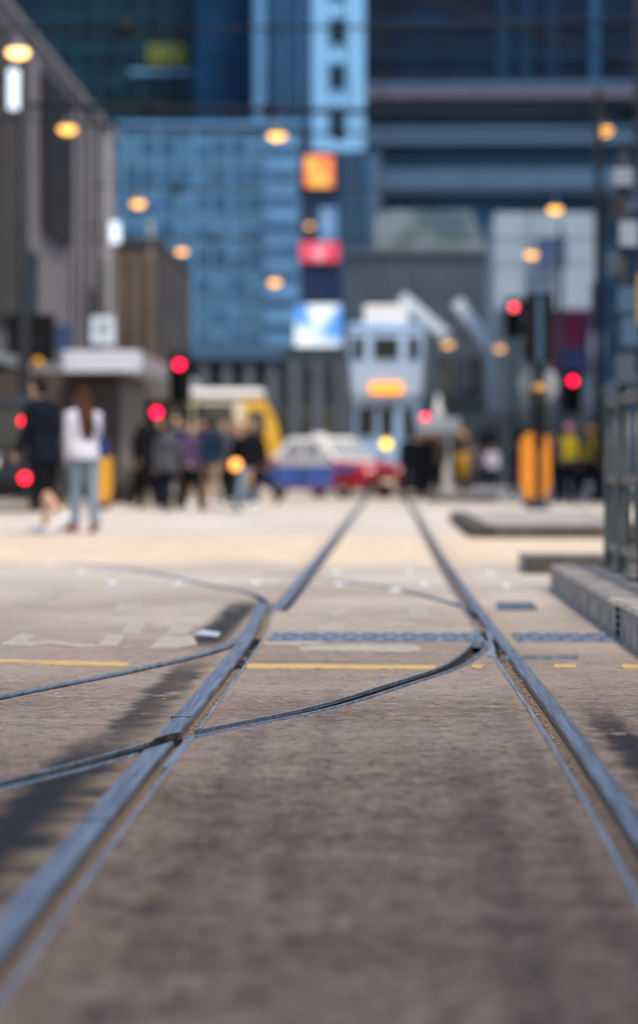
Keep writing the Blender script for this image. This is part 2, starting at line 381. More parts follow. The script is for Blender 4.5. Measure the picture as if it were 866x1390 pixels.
def ev(o):                                   # apply modifiers
    dg = bpy.context.evaluated_depsgraph_get()
    me = bpy.data.meshes.new_from_object(o.evaluated_get(dg)); old = o.data
    o.modifiers.clear(); o.data = me; me.name = o.name; bpy.data.meshes.remove(old); return o

# ------------------------------------------------------------------ the ground, the tramway and its grooves
def smooth_path(pts, n=10):
    P = [Vector((x, y, 0)) for x, y in pts]; out = []
    Q = [P[0] * 2 - P[1]] + P + [P[-1] * 2 - P[-2]]
    for i in range(1, len(Q) - 2):
        a, b, c, d = Q[i - 1:i + 3]
        for k in range(n):
            t = k / n
            out.append(.5 * ((2 * b) + (c - a) * t + (2 * a - 5 * b + 4 * c - d) * t * t + (3 * b - a - 3 * c + d) * t ** 3))
    return out + [P[-1]]
def ribbon(mb, path, o1, o2, z0, z1, taper=0.):
    L = []
    for k, p in enumerate(path):
        t = (path[min(k + 1, len(path) - 1)] - path[max(k - 1, 0)]).normalized(); n = Vector((t.y, -t.x, 0))
        a, b = p + n * o1, p + n * o2
        L.append([(a.x, a.y, z0), (b.x, b.y, z0), (b.x, b.y, z1 - taper * 0), (a.x, a.y, z1)])
    mb.rings(L, False, True)
def straight(x, y0, y1, n=2): return [Vector((x, y0 + (y1 - y0) * i / (n - 1), 0)) for i in range(n)]

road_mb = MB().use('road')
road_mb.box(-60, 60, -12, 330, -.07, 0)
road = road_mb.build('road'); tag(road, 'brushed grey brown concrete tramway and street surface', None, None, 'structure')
gr = one('concrete', lambda m: m.box(-900, 900, -60, 1300, -.4, -.09)).build('ground'); tag(gr, kind='structure')

leftnear = smooth_path([(-.585, 1.2), (-.587, 3.0), (-.592, 4.2), (-.592, 5.6), (-.588, 7.2), (-.587, 9.2), (-.590, 10.4), (-.606, 11.5), (-.628, 12.4), (-.648, 13.3), (-.668, 13.85)], 6)
leftfar = smooth_path([(-.575, 13.15), (-.565, 14.2), (-.562, 17), (-.555, 24), (-.55, 40), (-.54, 61), (-.54, 120)], 5)
right = smooth_path([(.485, 1.2), (.492, 3.5), (.503, 5.2), (.505, 7.2), (.492, 9.6), (.472, 13), (.458, 20), (.47, 30), (.50, 45), (.505, 61), (.505, 120)], 6)
Cp = smooth_path([G(-160, 1102), G(-60, 1081), G(0, 1066.5), G(100, 1042), G(195, 1016), G(260, 997), G(430, 962), G(540, 929), G(611, 905), G(642, 884), G(655, 865), G(653, 853)], 8)
Bp = smooth_path([G(-190, 990), G(-90, 967), G(0, 947), G(100, 927), G(180, 911), G(284, 886), G(329, 866), G(343, 848)], 8)
Dl = smooth_path([G(100, 764), G(180, 773), G(284, 794), G(340, 806), G(362, 818)], 8)
Dr = smooth_path([G(360, 779), G(433, 785.5), G(533, 799), G(598, 815), G(630, 825), G(646, 836)], 8)

def cutter(fn, key, top=.05):
    m = MB().use(key); fn(m); o = m.build('groove_cutter'); return o
cuts = []
cuts.append(cutter(lambda m: ribbon(m, leftnear, -.005, .070, -.014, .06), 'sand'))
cuts.append(cutter(lambda m: ribbon(m, leftfar, -.005, .070, -.028, .06), 'groove'))
cuts.append(cutter(lambda m: ribbon(m, right, -.075, .005, -.017, .06), 'sand'))
ccut = cutter(lambda m: ribbon(m, Cp, -.034, .034, -.045, .06), 'groove'); cuts.append(ccut)
cuts.append(cutter(lambda m: ribbon(m, Bp, 0, .040, -.034, .06), 'groove'))
cuts.append(cutter(lambda m: ribbon(m, Dl, -.020, .020, -.03, .06), 'groove'))
cuts.append(cutter(lambda m: ribbon(m, Dr, -.020, .020, -.03, .06), 'groove'))
crosscut = cutter(lambda m: ribbon(m, straight(-.5915, 4.0, 7.6), -.036, .060, -.1, .06), 'steel'); extra_cut = crosscut
# the black pocket beside the near left rail and the one at the right rail
cuts.append(cutter(lambda m: m.prism([(-.57, 9.45), (-.517, 9.45), (-.535, 11.2), (-.59, 11.2)], -.07, .06), 'black'))
cuts.append(cutter(lambda m: m.box(.430, .470, 9.9, 11.1, -.08, .06), 'black'))
ya = G(400, 898)[1]
cuts.append(cutter(lambda m: m.prism([(-.50, ya - .012), (-.2, ya - .016), (.05, ya - .010), (.05, ya + .012), (-.2, ya + .010), (-.50, ya + .016)], -.012, .06), 'groove'))
def subtract(o, cut):
    b = o.modifiers.new('cut', 'BOOLEAN'); b.operation = 'DIFFERENCE'; b.object = cut; b.solver = 'EXACT'; b.material_mode = 'TRANSFER'
    ev(o)
for c in cuts: subtract(road, c)

def rail(label, path, head, lips, cut=None, zt=.007, group='tram rails set in the street'):
    root = thing('tram_rail', label, 'tram rail', (0, 0, 0), 0, group)
    def hd(m):
        o1, o2 = head; w = .005
        L = []
        for k, p in enumerate(path):
            t = (path[min(k + 1, len(path) - 1)] - path[max(k - 1, 0)]).normalized(); n = Vector((t.y, -t.x, 0))
            L.append([((p + n * o).x, (p + n * o).y, z) for o, z in ((o1, -.06), (o2, -.06), (o2, zt - .005), (o2 - w, zt - .001), ((o1 + o2) / 2, zt), (o1 + w, zt - .001), (o1, zt - .005))])
        m.rings(L, False, True)
    if cut == 'CROSS': cut = crosscut
    h = one('steel', hd).build('rail_head', root)
    if cut: subtract(h, cut)
    for a, b in lips:
        l = one('lip', lambda m: ribbon(m, path, a, b, -.009, zt - .003)).build('guard_lip', root)
        if cut: subtract(l, cut)
    return root
rail('broad worn steel rail running out of the lower left corner to the switch', leftnear, (-.032, .029), [(.064, .073)], ccut)
rail('steel rail running from the switch on the left away under the taxi', leftfar, (-.034, .034), [(.066, .075)])
rail('long unbroken steel rail on the right running from the right edge to the tram', right, (-.024, .025), [(-.083, -.071)])
rail('curved grooved rail crossing the left rail and sweeping up to the right rail', Cp, (.027, .050), [(-.040, -.031)], 'CROSS', .005)
rail('curved steel rail joining the left rail from the left edge just below the yellow line', Bp, (-.026, .016), [], None, .006)
rail('thin curved rail leading left from the switch tip towards the crossing', Dl, (.016, .034), [(-.03, -.016)], None, .004)
rail('thin curved rail between the main rails meeting the right rail', Dr, (.016, .034), [(-.03, -.016)], None, .004)
for lab_y in (976.5, 1118):
    gy = G(245, lab_y)[1]
    jr = bpy.data.objects['tram_rail']; one('black', lambda m: m.box(-.622, -.563, gy - .004, gy + .004, .002, .0078)).build('rail_joint', jr)
# castings at the switch
m = MB().use('lip'); m.prism([G(657, 852), G(664, 860), G(668, 872), G(672, 884), G(670, 892), G(661, 893), G(664, 882), G(662, 868)], -.05, .0042)
tag(m.build('switch_casting'), 'flat steel casting wedged between the curved rail and the right rail', 'rail casting')
m = MB().use('lip'); m.prism([G(258, 999), G(264, 998), G(240, 1028), G(226, 1044), G(222, 1042), G(242, 1016)], -.05, .0035)
tag(m.build('crossing_casting'), 'worn pale steel crossing piece beside the left rail where the curved groove ends', 'rail casting')
for c in cuts + [crosscut]: bpy.data.objects.remove(c)

# crumbs of stone in the grooves
pb = MB().use('pebble')
for i in range(520):
    rgt = random.random() < .62
    y = random.uniform(2.6, 10.5)
    x = (.498 - random.uniform(.03, .068)) if rgt else (-.59 + random.uniform(.038, .062))
    r = random.uniform(.0015, .0055)
    pb.ball((x, y, -.0145 + r * .6), (r * random.uniform(.8, 1.5), r * random.uniform(.8, 1.5), r * .8), 5, 3)
tag(pb.build('groove_gravel'), 'loose grit and stone crumbs lying in the rail grooves', 'gravel', None, 'stuff')

# ------------------------------------------------------------------ markings on the street
def marking(name, label, cat, polys, key, group=None, z=.004):
    m = MB().use(key)
    for p in polys:
        pts = [G(*q) for q in p]
        m.prism(pts, -.01, z)
    return tag(m.build(name), label, cat, group)
marking('yellow_line', 'yellow painted line across the road at the left edge above the curved rail', 'road marking', [[(-120, 894), (-60, 895), (30, 896.5), (120, 899), (175, 900.5), (174, 905), (110, 904), (20, 901.5), (-60, 899.5), (-120, 898)]], 'yellow_paint', 'yellow stop line pieces')
marking('yellow_line', 'long yellow painted line between the two main rails', 'road marking', [[(333, 902.5), (430, 903), (520, 904.2), (592, 904), (590, 908.8), (520, 909), (430, 908.2), (335, 908)]], 'yellow_paint', 'yellow stop line pieces')
marking('yellow_line', 'short yellow paint remnant just right of the curved rail', 'road marking', [[(641, 903), (658, 903.4), (651, 909), (640, 907)]], 'yellow_paint', 'yellow stop line pieces')
marking('yellow_line', 'yellow painted dash right of the right rail by the platform kerb', 'road marking', [[(752, 903), (780, 903), (782, 907), (752, 907)], [(842, 903), (880, 904), (930, 904), (930, 909), (880, 909), (844, 908)]], 'yellow_paint', 'yellow stop line pieces')
Lp = [('slanting bar', [[(22, 820), (82, 797), (100, 800), (48, 824)]]),
      ('bent stroke with a hooked foot', [[(0, 876), (30, 861), (50, 864), (36, 873), (66, 870), (112, 875), (132, 876), (130, 880), (100, 879), (66, 875), (40, 878)]]),
      ('broad slanting stroke', [[(132, 878), (146, 863), (172, 862), (160, 878)], [(164, 860), (178, 842), (208, 842), (190, 860)]]),
      ('pair of broad blocks', [[(226, 862), (238, 844), (268, 846), (254, 861)], [(202, 881), (222, 863), (262, 864), (268, 876), (240, 880)]]),
      ('faint short bar', [[(150, 834), (162, 820), (196, 818), (190, 832)]]),
      ('faint square patch', [[(246, 834), (256, 818), (286, 816), (292, 824), (270, 834)]]),
      ('faint pale line', [[(66, 842), (130, 841), (130, 845), (66, 846)]])]
for n, p in Lp:
    marking('road_marking', 'worn cream paint mark, %s, on the road left of the left rail' % n, 'road marking', p, 'cream_paint', 'worn cream letter strokes on the road')
Mp = [('pale block right of centre', [[(552, 826), (580, 824), (584, 838), (556, 840)]]),
      ('long flat stroke nearest the yellow line', [[(402, 880), (425, 877), (548, 876), (570, 878), (570, 885), (540, 886), (440, 884), (408, 884)]]),
      ('thin pale line under the drain grating', [[(358, 872.5), (396, 872), (440, 872), (440, 875), (358, 876)]]),
      ('small pale smear', [[(442, 832), (468, 828), (470, 836), (448, 840)]]),
      ('faint dash in the middle of the track', [[(430, 850), (462, 848), (470, 854), (430, 856)]]),
      ('faint pale dash above the grating', [[(520, 846), (560, 846), (560, 850), (520, 851)]])]
for n, p in Mp:
    marking('road_marking', 'worn cream paint mark, %s, between the main rails' % n, 'road marking', p, 'cream_paint', 'worn cream strokes between the rails')

def grate(label, x0, x1, y0, y1):
    root = thing('drain_grating', label, 'drain', ((x0 + x1) / 2, (y0 + y1) / 2, 0), 0, 'drain gratings across the track')
    a, b = (x1 - x0) / 2, (y1 - y0) / 2
    one('iron', lambda m: m.box(-a, a, -b, b, -.02, .0035)).build('tray', root)
    def bars(m):
        n = int((x1 - x0) / .042)
        for i in range(n + 1):
            for k in range(3):
                cx = -a + i * (2 * a / n); yy = -b + (k + .5) * 2 * b / 3
                if (i + k) % 2: m.box(max(-a, cx - .017), min(a, cx + .017), yy - b / 3.6, yy + b / 3.6, .001, .009)
    one('iron_light', bars).build('bars', root)
    one('iron_light', lambda m: [m.box(-a, a, s * b - .008, s * b + .008, -.02, .008) for s in (-1, 1)]).build('frame', root)
yb0, yb1 = G(500, 872)[1], G(500, 861)[1]
grate('dotted steel drain grating between the main rails above the yellow line', -.50, .395, yb0, yb1)
grate('dotted steel drain grating between the right rail and the platform kerb', .545, .97, yb0, yb1)
m = MB().use('steel'); x0, y0 = G(676, 895); x1, y1 = G(785, 891.5)
m.prism([(x0, y0), (G(785, 896)[0], y0), (x1, y1), (G(690, 891.5)[0], y1)], -.02, .005); tag(m.build('joint_strip'), 'thin bright steel strip in the road right of the right rail', 'metal strip')
m = MB().use('iron'); m.prism([G(676, 829), G(730, 829), G(722, 818), G(672, 818)], -.02, .004); tag(m.build('utility_cover'), 'dark blue grey utility cover right of the right rail', 'manhole cover')
m = MB().use('stud'); m.prism([G(264, 862), G(296, 865), G(300, 860), G(276, 856)], -.02, .005); tag(m.build('cover_plate'), 'small shiny metal plate by the dark stain left of the switch', 'metal plate')

st0 = None
for px, py, wh in ((68, 765, 'leftmost one beside the cross walk'), (108, 776, 'second one from the left edge'), (151, 791, 'between the slanting bar and the thin curved rail'), (241, 792, 'just under the thin curved rail on the left'),
               (345, 792, 'above the tip of the switch'), (455, 777, 'between the rails, left upper one of a pair'), (458, 793, 'between the rails, left lower one of a pair'), (554, 776, 'between the rails, nearest the right rail in the upper row'), (534, 802, 'lowest one between the rails'),
               (573, 793, 'touching the thin curved rail by the right rail'), (663, 779, 'upper one right of the right rail'), (685, 796, 'lower one right of the right rail'), (493, 725, 'far one on the tan band between the rails, left'), (542, 722, 'far one on the tan band between the rails, right')):
    gx, gy = G(px, py)
    if st0 is None:
        mm = MB().use('stud'); mm.lathe((0, 0, 0), [(.052, -.01), (.052, .003), (.047, .008), (.034, .012), (.016, .014), (.001, .0145)], 18)
        st0 = mm.build('road_stud'); o = st0
    else: o = st0.copy(); COL.objects.link(o)
    o.location = (gx, gy, 0); tag(o, 'domed metal crossing stud, %s' % wh, 'road stud', 'metal studs of the crossing')

# ------------------------------------------------------------------ platform, islands, pavements
def kerb(label, x0, x1, y0, y1, h, name='platform_kerb', top='pave_dark', group=None):
    root = thing(name, label, 'kerb', (x0, y0, 0), 0, group)
    w = .17
    one('concrete', lambda m: m.box(0, w, 0, y1 - y0, -.05, h, c=.025)).build('kerb_stone', root)
    one(top, lambda m: m.box(w + .003, x1 - x0, .0, y1 - y0, -.05, h - .004, c=.012)).build('top_slab', root)
    return root
yj = G(835, 832 + 26)[1]
P0 = .985
kerb('near concrete platform kerb block cut by the right edge of the picture', P0 + .004, 6.0, 1.5, 11.02, .155, group='tram platform kerbs')
kerb('weathered concrete platform kerb block with a square end beside the black joint', P0, 6.0, 11.10, 15.6, .150, group='tram platform kerbs')
m = MB().use('black'); m.box(P0 + .012, 3.5, 11.021, 11.099, -.05, .11)
for k in range(4): m.box(P0 - .006, P0 + .02, 11.03, 11.09, .015 + k * .033, .036 + k * .033)
tag(m.build('joint_strap'), 'black ribbed joint strap between the two platform kerb blocks', 'joint')
x, y = G(715, 779)
root = thing('refuge_kerb', 'low dark kerb slab just beyond the platform end', 'kerb', (x, y, 0), 0)
one('concrete_dark', lambda m: m.box(0, 5, 0, .3, -.05, .125, c=.02)).build('kerb_stone', root)
one('pave', lambda m: m.box(0.003, 5, .303, 1.2, -.05, .12, c=.01)).build('top_slab', root)
x, y = G(640, 731)
root = thing('traffic_island', 'dark edged traffic island under the black signal post', 'traffic island', (x, y, 0), 0)
one('concrete_dark', lambda m: m.prism([(.25, 0), (1.75, 0), (1.9, .15), (1.9, 9.6), (1.7, 9.8), (.25, 9.8), (.0, 9.5), (0, .25)], -.05, .135)).build('kerb_stone', root, bev=.02)
one('pave', lambda m: m.prism([(.35, .18), (1.65, .18), (1.72, .3), (1.72, 9.4), (.2, 9.4), (.18, .35)], .135, .142)).build('top_slab', root)
x, y = G(588, 681)
root = thing('traffic_island', 'low dark island at the far tram stop right of the taxi', 'traffic island', (x, y, 0), 0)
one('concrete_dark', lambda m: m.prism([(0, 0), (1.35, 0), (1.45, .2), (1.45, 14), (0, 14), (-.1, .2)], -.05, .14)).build('kerb_stone', root, bev=.02)
one('pave', lambda m: m.prism([(.12, .3), (1.3, .3), (1.3, 13.8), (.12, 13.8)], .14, .147)).build('top_slab', root)
one('pave', lambda m: (m.box(-60, -5.9, 51, 330, -.05, .11, c=.02))).build('pavement')
bpy.data.objects['pavement']['kind'] = 'structure'
o = one('pave', lambda m: (m.box(5.2, 60, 58, 330, -.05, .11, c=.02))).build('pavement'); o['kind'] = 'structure'

# ------------------------------------------------------------------ people
def person(label, px, s, heading, h=1.7, top='navy', bottom='black_cloth', shoes='black_cloth', hair='hair', long_hair=False, skin='skin',
           legs=((22, 8), (-18, 30)), arms=((-18, 15), (20, 25)), shorts=False, coat=0., vest=None, bag=None, ground=0., sleeves=True, fem=False, vox=.02, group='people in the street', lean=3, hat=None):
    k = h / 1.7
    fx, fy, _ = W(px, 600, s)
    root = thing('person', label, 'person', (fx, fy, ground), heading, group)   # local: facing +Y
    V3 = lambda x, y, z: Vector((x * k, y * k, z * k))
    sh = .185 if not fem else .165; hp = .095
    ln = math.tan(R(lean))
    spine = lambda z: V3(0, (z - .95) * ln, z)
    hips = {}; knees = {}; ank = {}; toes = {}
    for i, sd in enumerate((-1, 1)):
        a, b = R(legs[i][0]), R(legs[i][1])
        H = V3(sd * hp, 0, .90); K = H + V3(0, math.sin(a) * .43, -math.cos(a) * .43); A = K + V3(0, math.sin(a - b) * .40, -math.cos(a - b) * .40)
        pitch = max(0, -(a - b)) * .9; T = A + V3(sd * .03, math.cos(pitch) * .17, -math.sin(pitch) * .17 - .035)
        hips[sd], knees[sd], ank[sd], toes[sd] = H, K, A, T
    lift = -min(min(ank[q].z - .075 * k, toes[q].z - .032 * k) for q in (-1, 1))
    up = Vector((0, 0, lift))
    for d in (hips, knees, ank, toes):
        for q in d: d[q] = d[q] + up
    S = lambda z: spine(z) + up
    shoul, elb, wri = {}, {}, {}
    for i, sd in enumerate((-1, 1)):
        a, b = R(arms[i][0]), R(arms[i][1])
        SH = S(1.385) + V3(sd * sh, 0, 0); E = SH + V3(sd * .028, math.sin(a) * .27, -math.cos(a) * .27); Wp = E + V3(sd * .0, math.sin(a + b) * .25, -math.cos(a + b) * .25)
        shoul[sd], elb[sd], wri[sd] = SH, E, Wp
    def tor(m, g=0., z0=.86):
        zs = [(.80, .145, .10), (.88, .165, .115), (.96, .160, .112), (1.06, .135 if fem else .145, .098), (1.18, .150 if fem else .162, .108), (1.30, .165 if fem else .182, .112), (1.38, .155 if fem else .175, .095), (1.43, .09, .075), (1.46, .06, .06)]
        zs = [q for q in zs if q[0] >= z0]
        m.tube([S(z) for z, a, b in zs], [((a + g) * k, (b + g) * k) for z, a, b in zs], 16, (1, 0, 0))
    def arm(m, sd, g=0., frac=1.):
        A, E, Wp = shoul[sd], elb[sd], wri[sd]
        P = [A + V3(-sd * .05, 0, .0), A, A.lerp(E, .5), E, E.lerp(Wp, .4), E.lerp(Wp, frac)]
        m.tube(P, [(r + g) * k for r in (.058, .062, .049, .041, .038, .029 if frac > .9 else .036)], 10, round_ends=True)
    def leg(m, sd, g=0., end=1., flare=0.):
        H, K, A = hips[sd], knees[sd], ank[sd]
        P = [H + V3(-sd * .01, 0, .03), H.lerp(K, .25), H.lerp(K, .6), K]; rr = [.078, .082, .066, .054]
        if end > 0: P += [K.lerp(A, .3 * end), K.lerp(A, .65 * end), K.lerp(A, end)]; rr += [.056, .046, .036 + flare]
        m.tube(P, [(r + g) * k for r in rr], 12, round_ends=True)
    def rem(m, name, key, parent, voxel):
        o = m.build(name, parent)
        q = o.modifiers.new('r', 'REMESH'); q.mode = 'VOXEL'; q.voxel_size = voxel; q.use_smooth_shade = True
        q = o.modifiers.new('s', 'SMOOTH'); q.factor = .5; q.iterations = 4
        ev(o); o.data.materials.clear(); o.data.materials.append(MT[key]); return o
    # body: one surface, face and hands joined into it
    m = MB().use(skin); tor(m, 0, .80)
    for sd in (-1, 1):
        arm(m, sd); leg(m, sd)
        m.tube([ank[sd], ank[sd].lerp(toes[sd], .5) + V3(0, 0, -.01), toes[sd]], [(.036 * k, .036 * k), (.04 * k, .03 * k), (.036 * k, .022 * k)], 10, round_ends=True)
    hd = S(1.575) + V3(0, .02, 0)
    m.tube([S(1.40), S(1.46) + V3(0, .008, 0), hd + V3(0, .0, -.07)], [.062 * k, .054 * k, .056 * k], 12)
    m.tube([hd + V3(0, .028, -.105), hd + V3(0, .022, -.075), hd + V3(0, .012, -.03), hd + V3(0, 0, .03), hd + V3(0, -.004, .075), hd + V3(0, -.006, .105), hd + V3(0, -.006, .118)],
           [(.03 * k, .035 * k), (.055 * k, .066 * k), (.068 * k, .086 * k), (.075 * k, .096 * k), (.066 * k, .085 * k), (.038 * k, .05 * k), (.012 * k, .015 * k)], 16, (1, 0, 0))
    body = rem(m, 'body', skin, root, min(vox, .016))
    # face and fingers, joined as a second step so that they stay crisp
    f = MB().use(skin)
    f.tube([hd + V3(0, .092, .022), hd + V3(0, .106, -.01), hd + V3(0, .112, -.026), hd + V3(0, .092, -.034)], [(.009 * k, .008 * k), (.012 * k, .010 * k), (.017 * k, .012 * k), (.012 * k, .006 * k)], 8, (1, 0, 0))
    for sd in (-1, 1): f.ball(hd + V3(sd * .074, -.006, -.004), (.010 * k, .020 * k, .032 * k), 8, 6)
    f.use('hair')
    for sd in (-1, 1): f.ball(hd + V3(sd * .031, .084, .014), (.012 * k, .010 * k, .006 * k), 8, 5)
    f.use('red_cloth'); f.ball(hd + V3(0, .092, -.062), (.022 * k, .008 * k, .006 * k), 8, 5); f.use(skin)
    for sd in (-1, 1):
        d = (wri[sd] - elb[sd]).normalized(); side = Vector((sd, 0, 0)); fw = d.cross(side).normalized() * (1 if d.cross(side).y > 0 else -1)
        w0 = wri[sd]; pal = w0 + d * .085 * k
        f.tube([w0 - d * .02 * k, w0 + d * .02 * k, w0 + d * .06 * k, pal], [(.019 * k, .026 * k), (.017 * k, .034 * k), (.015 * k, .041 * k), (.012 * k, .040 * k)], 10, side)
        inw = Vector((-sd, 0, 0))
        for q, (off, L) in enumerate(((.030, .070), (.010, .080), (-.010, .074), (-.029, .058))):
            b0 = pal - d * .012 * k + fw * off * k
            f.tube([b0, b0 + d * L * .45 * k + inw * .006 * k, b0 + d * L * .78 * k + inw * .022 * k, b0 + d * L * .95 * k + inw * .040 * k], [.0088 * k, .0082 * k, .0074 * k, .006 * k], 6)
        t0 = w0 + d * .03 * k + fw * .03 * k
        f.tube([t0, t0 + d * .025 * k + fw * .022 * k, t0 + d * .055 * k + fw * .028 * k + inw * .012 * k], [.0115 * k, .010 * k, .0075 * k], 6)
    fo = f.build('face')
    bm = bmesh.new(); bm.from_mesh(body.data); nb = len(body.data.materials)
    for kk in f.mats[1:]: body.data.materials.append(MT[kk])
    n0 = len(bm.faces); bm.from_mesh(fo.data); bm.to_mesh(body.data); bm.free(); bpy.data.objects.remove(fo)
    body.data.polygons.foreach_set('use_smooth', [True] * len(body.data.polygons))
    # clothes
    m = MB().use(bottom); 
    for sd in (-1, 1): leg(m, sd, .016 + (.02 if shorts else .004), 0. if shorts else .96, .012)
    m.tube([S(.765), S(.79), S(.83), S(.92), S(1.0), S(1.05)], [(.10 * k, .09 * k), (.15 * k, .122 * k), (.168 * k, .130 * k), (.176 * k, .130 * k), (.166 * k, .120 * k), (.15 * k, .11 * k)], 16, (1, 0, 0))
    rem(m, 'shorts' if shorts else 'trousers', bottom, root, vox)
    m = MB().use(top); tor(m, .024, .86); m.tube([S(.84), S(.90), S(.98), S(1.06)], [(.205 * k, .158 * k), (.208 * k, .158 * k), (.198 * k, .148 * k), (.17 * k, .125 * k)], 16, (1, 0, 0))
    if coat:
        zz = [.86 - coat, .86, 1.0]
        m.tube([S(z) for z in zz], [(.222 * k, .178 * k), (.212 * k, .165 * k), (.19 * k, .14 * k)], 16, (1, 0, 0))
    for sd in (-1, 1): arm(m, sd, .017, 1. if sleeves else .45)
    m.tube([S(1.41), S(1.475)], [.078 * k, .064 * k], 12)
    rem(m, 'jacket' if top != 'white_cloth' else 'blouse', top, root, vox)
    for sd in (-1, 1):
        m = MB().use(shoes)
        A, T = ank[sd], toes[sd]; d = (T - A); back = A - Vector((0, d.y, d.z)) * .32 + V3(0, 0, -.03)
        m.tube([back + V3(0, 0, -.012), A + V3(0, .0, -.025), A.lerp(T, .5) + V3(0, 0, -.012), T + V3(0, .005, 0), T + d * .22], [(.034 * k, .040 * k), (.042 * k, .052 * k), (.046 * k, .042 * k), (.047 * k, .031 * k), (.036 * k, .022 * k)], 12, (1, 0, 0), round_ends=True)
        m.build('shoe', root)
    m = MB().use(hair)
    m.tube([hd + V3(0, -.038, -.07), hd + V3(0, -.038, -.03), hd + V3(0, -.026, .03), hd + V3(0, -.014, .08), hd + V3(0, -.01, .112), hd + V3(0, -.01, .132)],
           [(.058 * k, .05 * k), (.078 * k, .075 * k), (.084 * k, .092 * k), (.078 * k, .096 * k), (.052 * k, .068 * k), (.014 * k, .02 * k)], 16, (1, 0, 0))
    if long_hair:
        m.tube([hd + V3(0, -.03, .06), hd + V3(0, -.06, -.04), S(1.42) + V3(0, -.095, 0), S(1.28) + V3(.005, -.125, 0), S(1.14) + V3(.01, -.125, 0), S(1.05) + V3(.012, -.115, 0)],
               [(.08 * k, .06 * k), (.092 * k, .06 * k), (.105 * k, .05 * k), (.10 * k, .042 * k), (.075 * k, .034 * k), (.03 * k, .016 * k)], 14, (1, 0, 0))
    rem(m, 'hair', hair, root, .014)
    if hat:
        one(hat, lambda m: m.lathe(hd + V3(0, 0, .03), [(.135 * k, 0), (.13 * k, .015 * k), (.098 * k, .03 * k), (.09 * k, .08 * k), (.05 * k, .115 * k), (.004, .125 * k)], 18)).build('helmet', root)
    if vest:
        m = MB().use(vest); tor(m, .040, .96); rem(m, 'safety_vest', vest, root, vox)
    if bag:
        key, sd, z = bag
        c = S(z) + V3(sd * .23, -.03, 0)
        bo = thing('shoulder_bag', None, None); bo.parent = None
        bpy.data.objects.remove(bo)
        mm = MB().use(key); mm.tube([c + V3(0, -.13, 0), c + V3(0, -.06, 0), c + V3(0, .06, 0), c + V3(0, .13, 0)], [(.035 * k, .085 * k), (.06 * k, .105 * k), (.06 * k, .105 * k), (.035 * k, .085 * k)], 12, (1, 0, 0), round_ends=True)
        mm.tube([c + V3(0, 0, .09), S(1.22) + V3(sd * .12, -.145, 0), S(1.42) + V3(-sd * .08, -.105, 0), S(1.455) + V3(-sd * .095, 0, 0), S(1.38) + V3(-sd * .07, .135, 0), S(1.12) + V3(sd * .12, .135, 0), c + V3(0, .03, .09)], .012 * k, 6)
        o = mm.build('shoulder_bag'); o.location = root.location; o.rotation_euler = root.rotation_euler
        tag(o, '%s shoulder bag worn by the %s' % ({'blue_bag': 'blue', 'purple_cloth': 'purple', 'black_cloth': 'black', 'bright_blue': 'bright blue', 'brown_cloth': 'brown'}[key], label.split(' walking')[0].split(' standing')[0].replace(', white top and pale jeans', '')), 'bag')
    return root

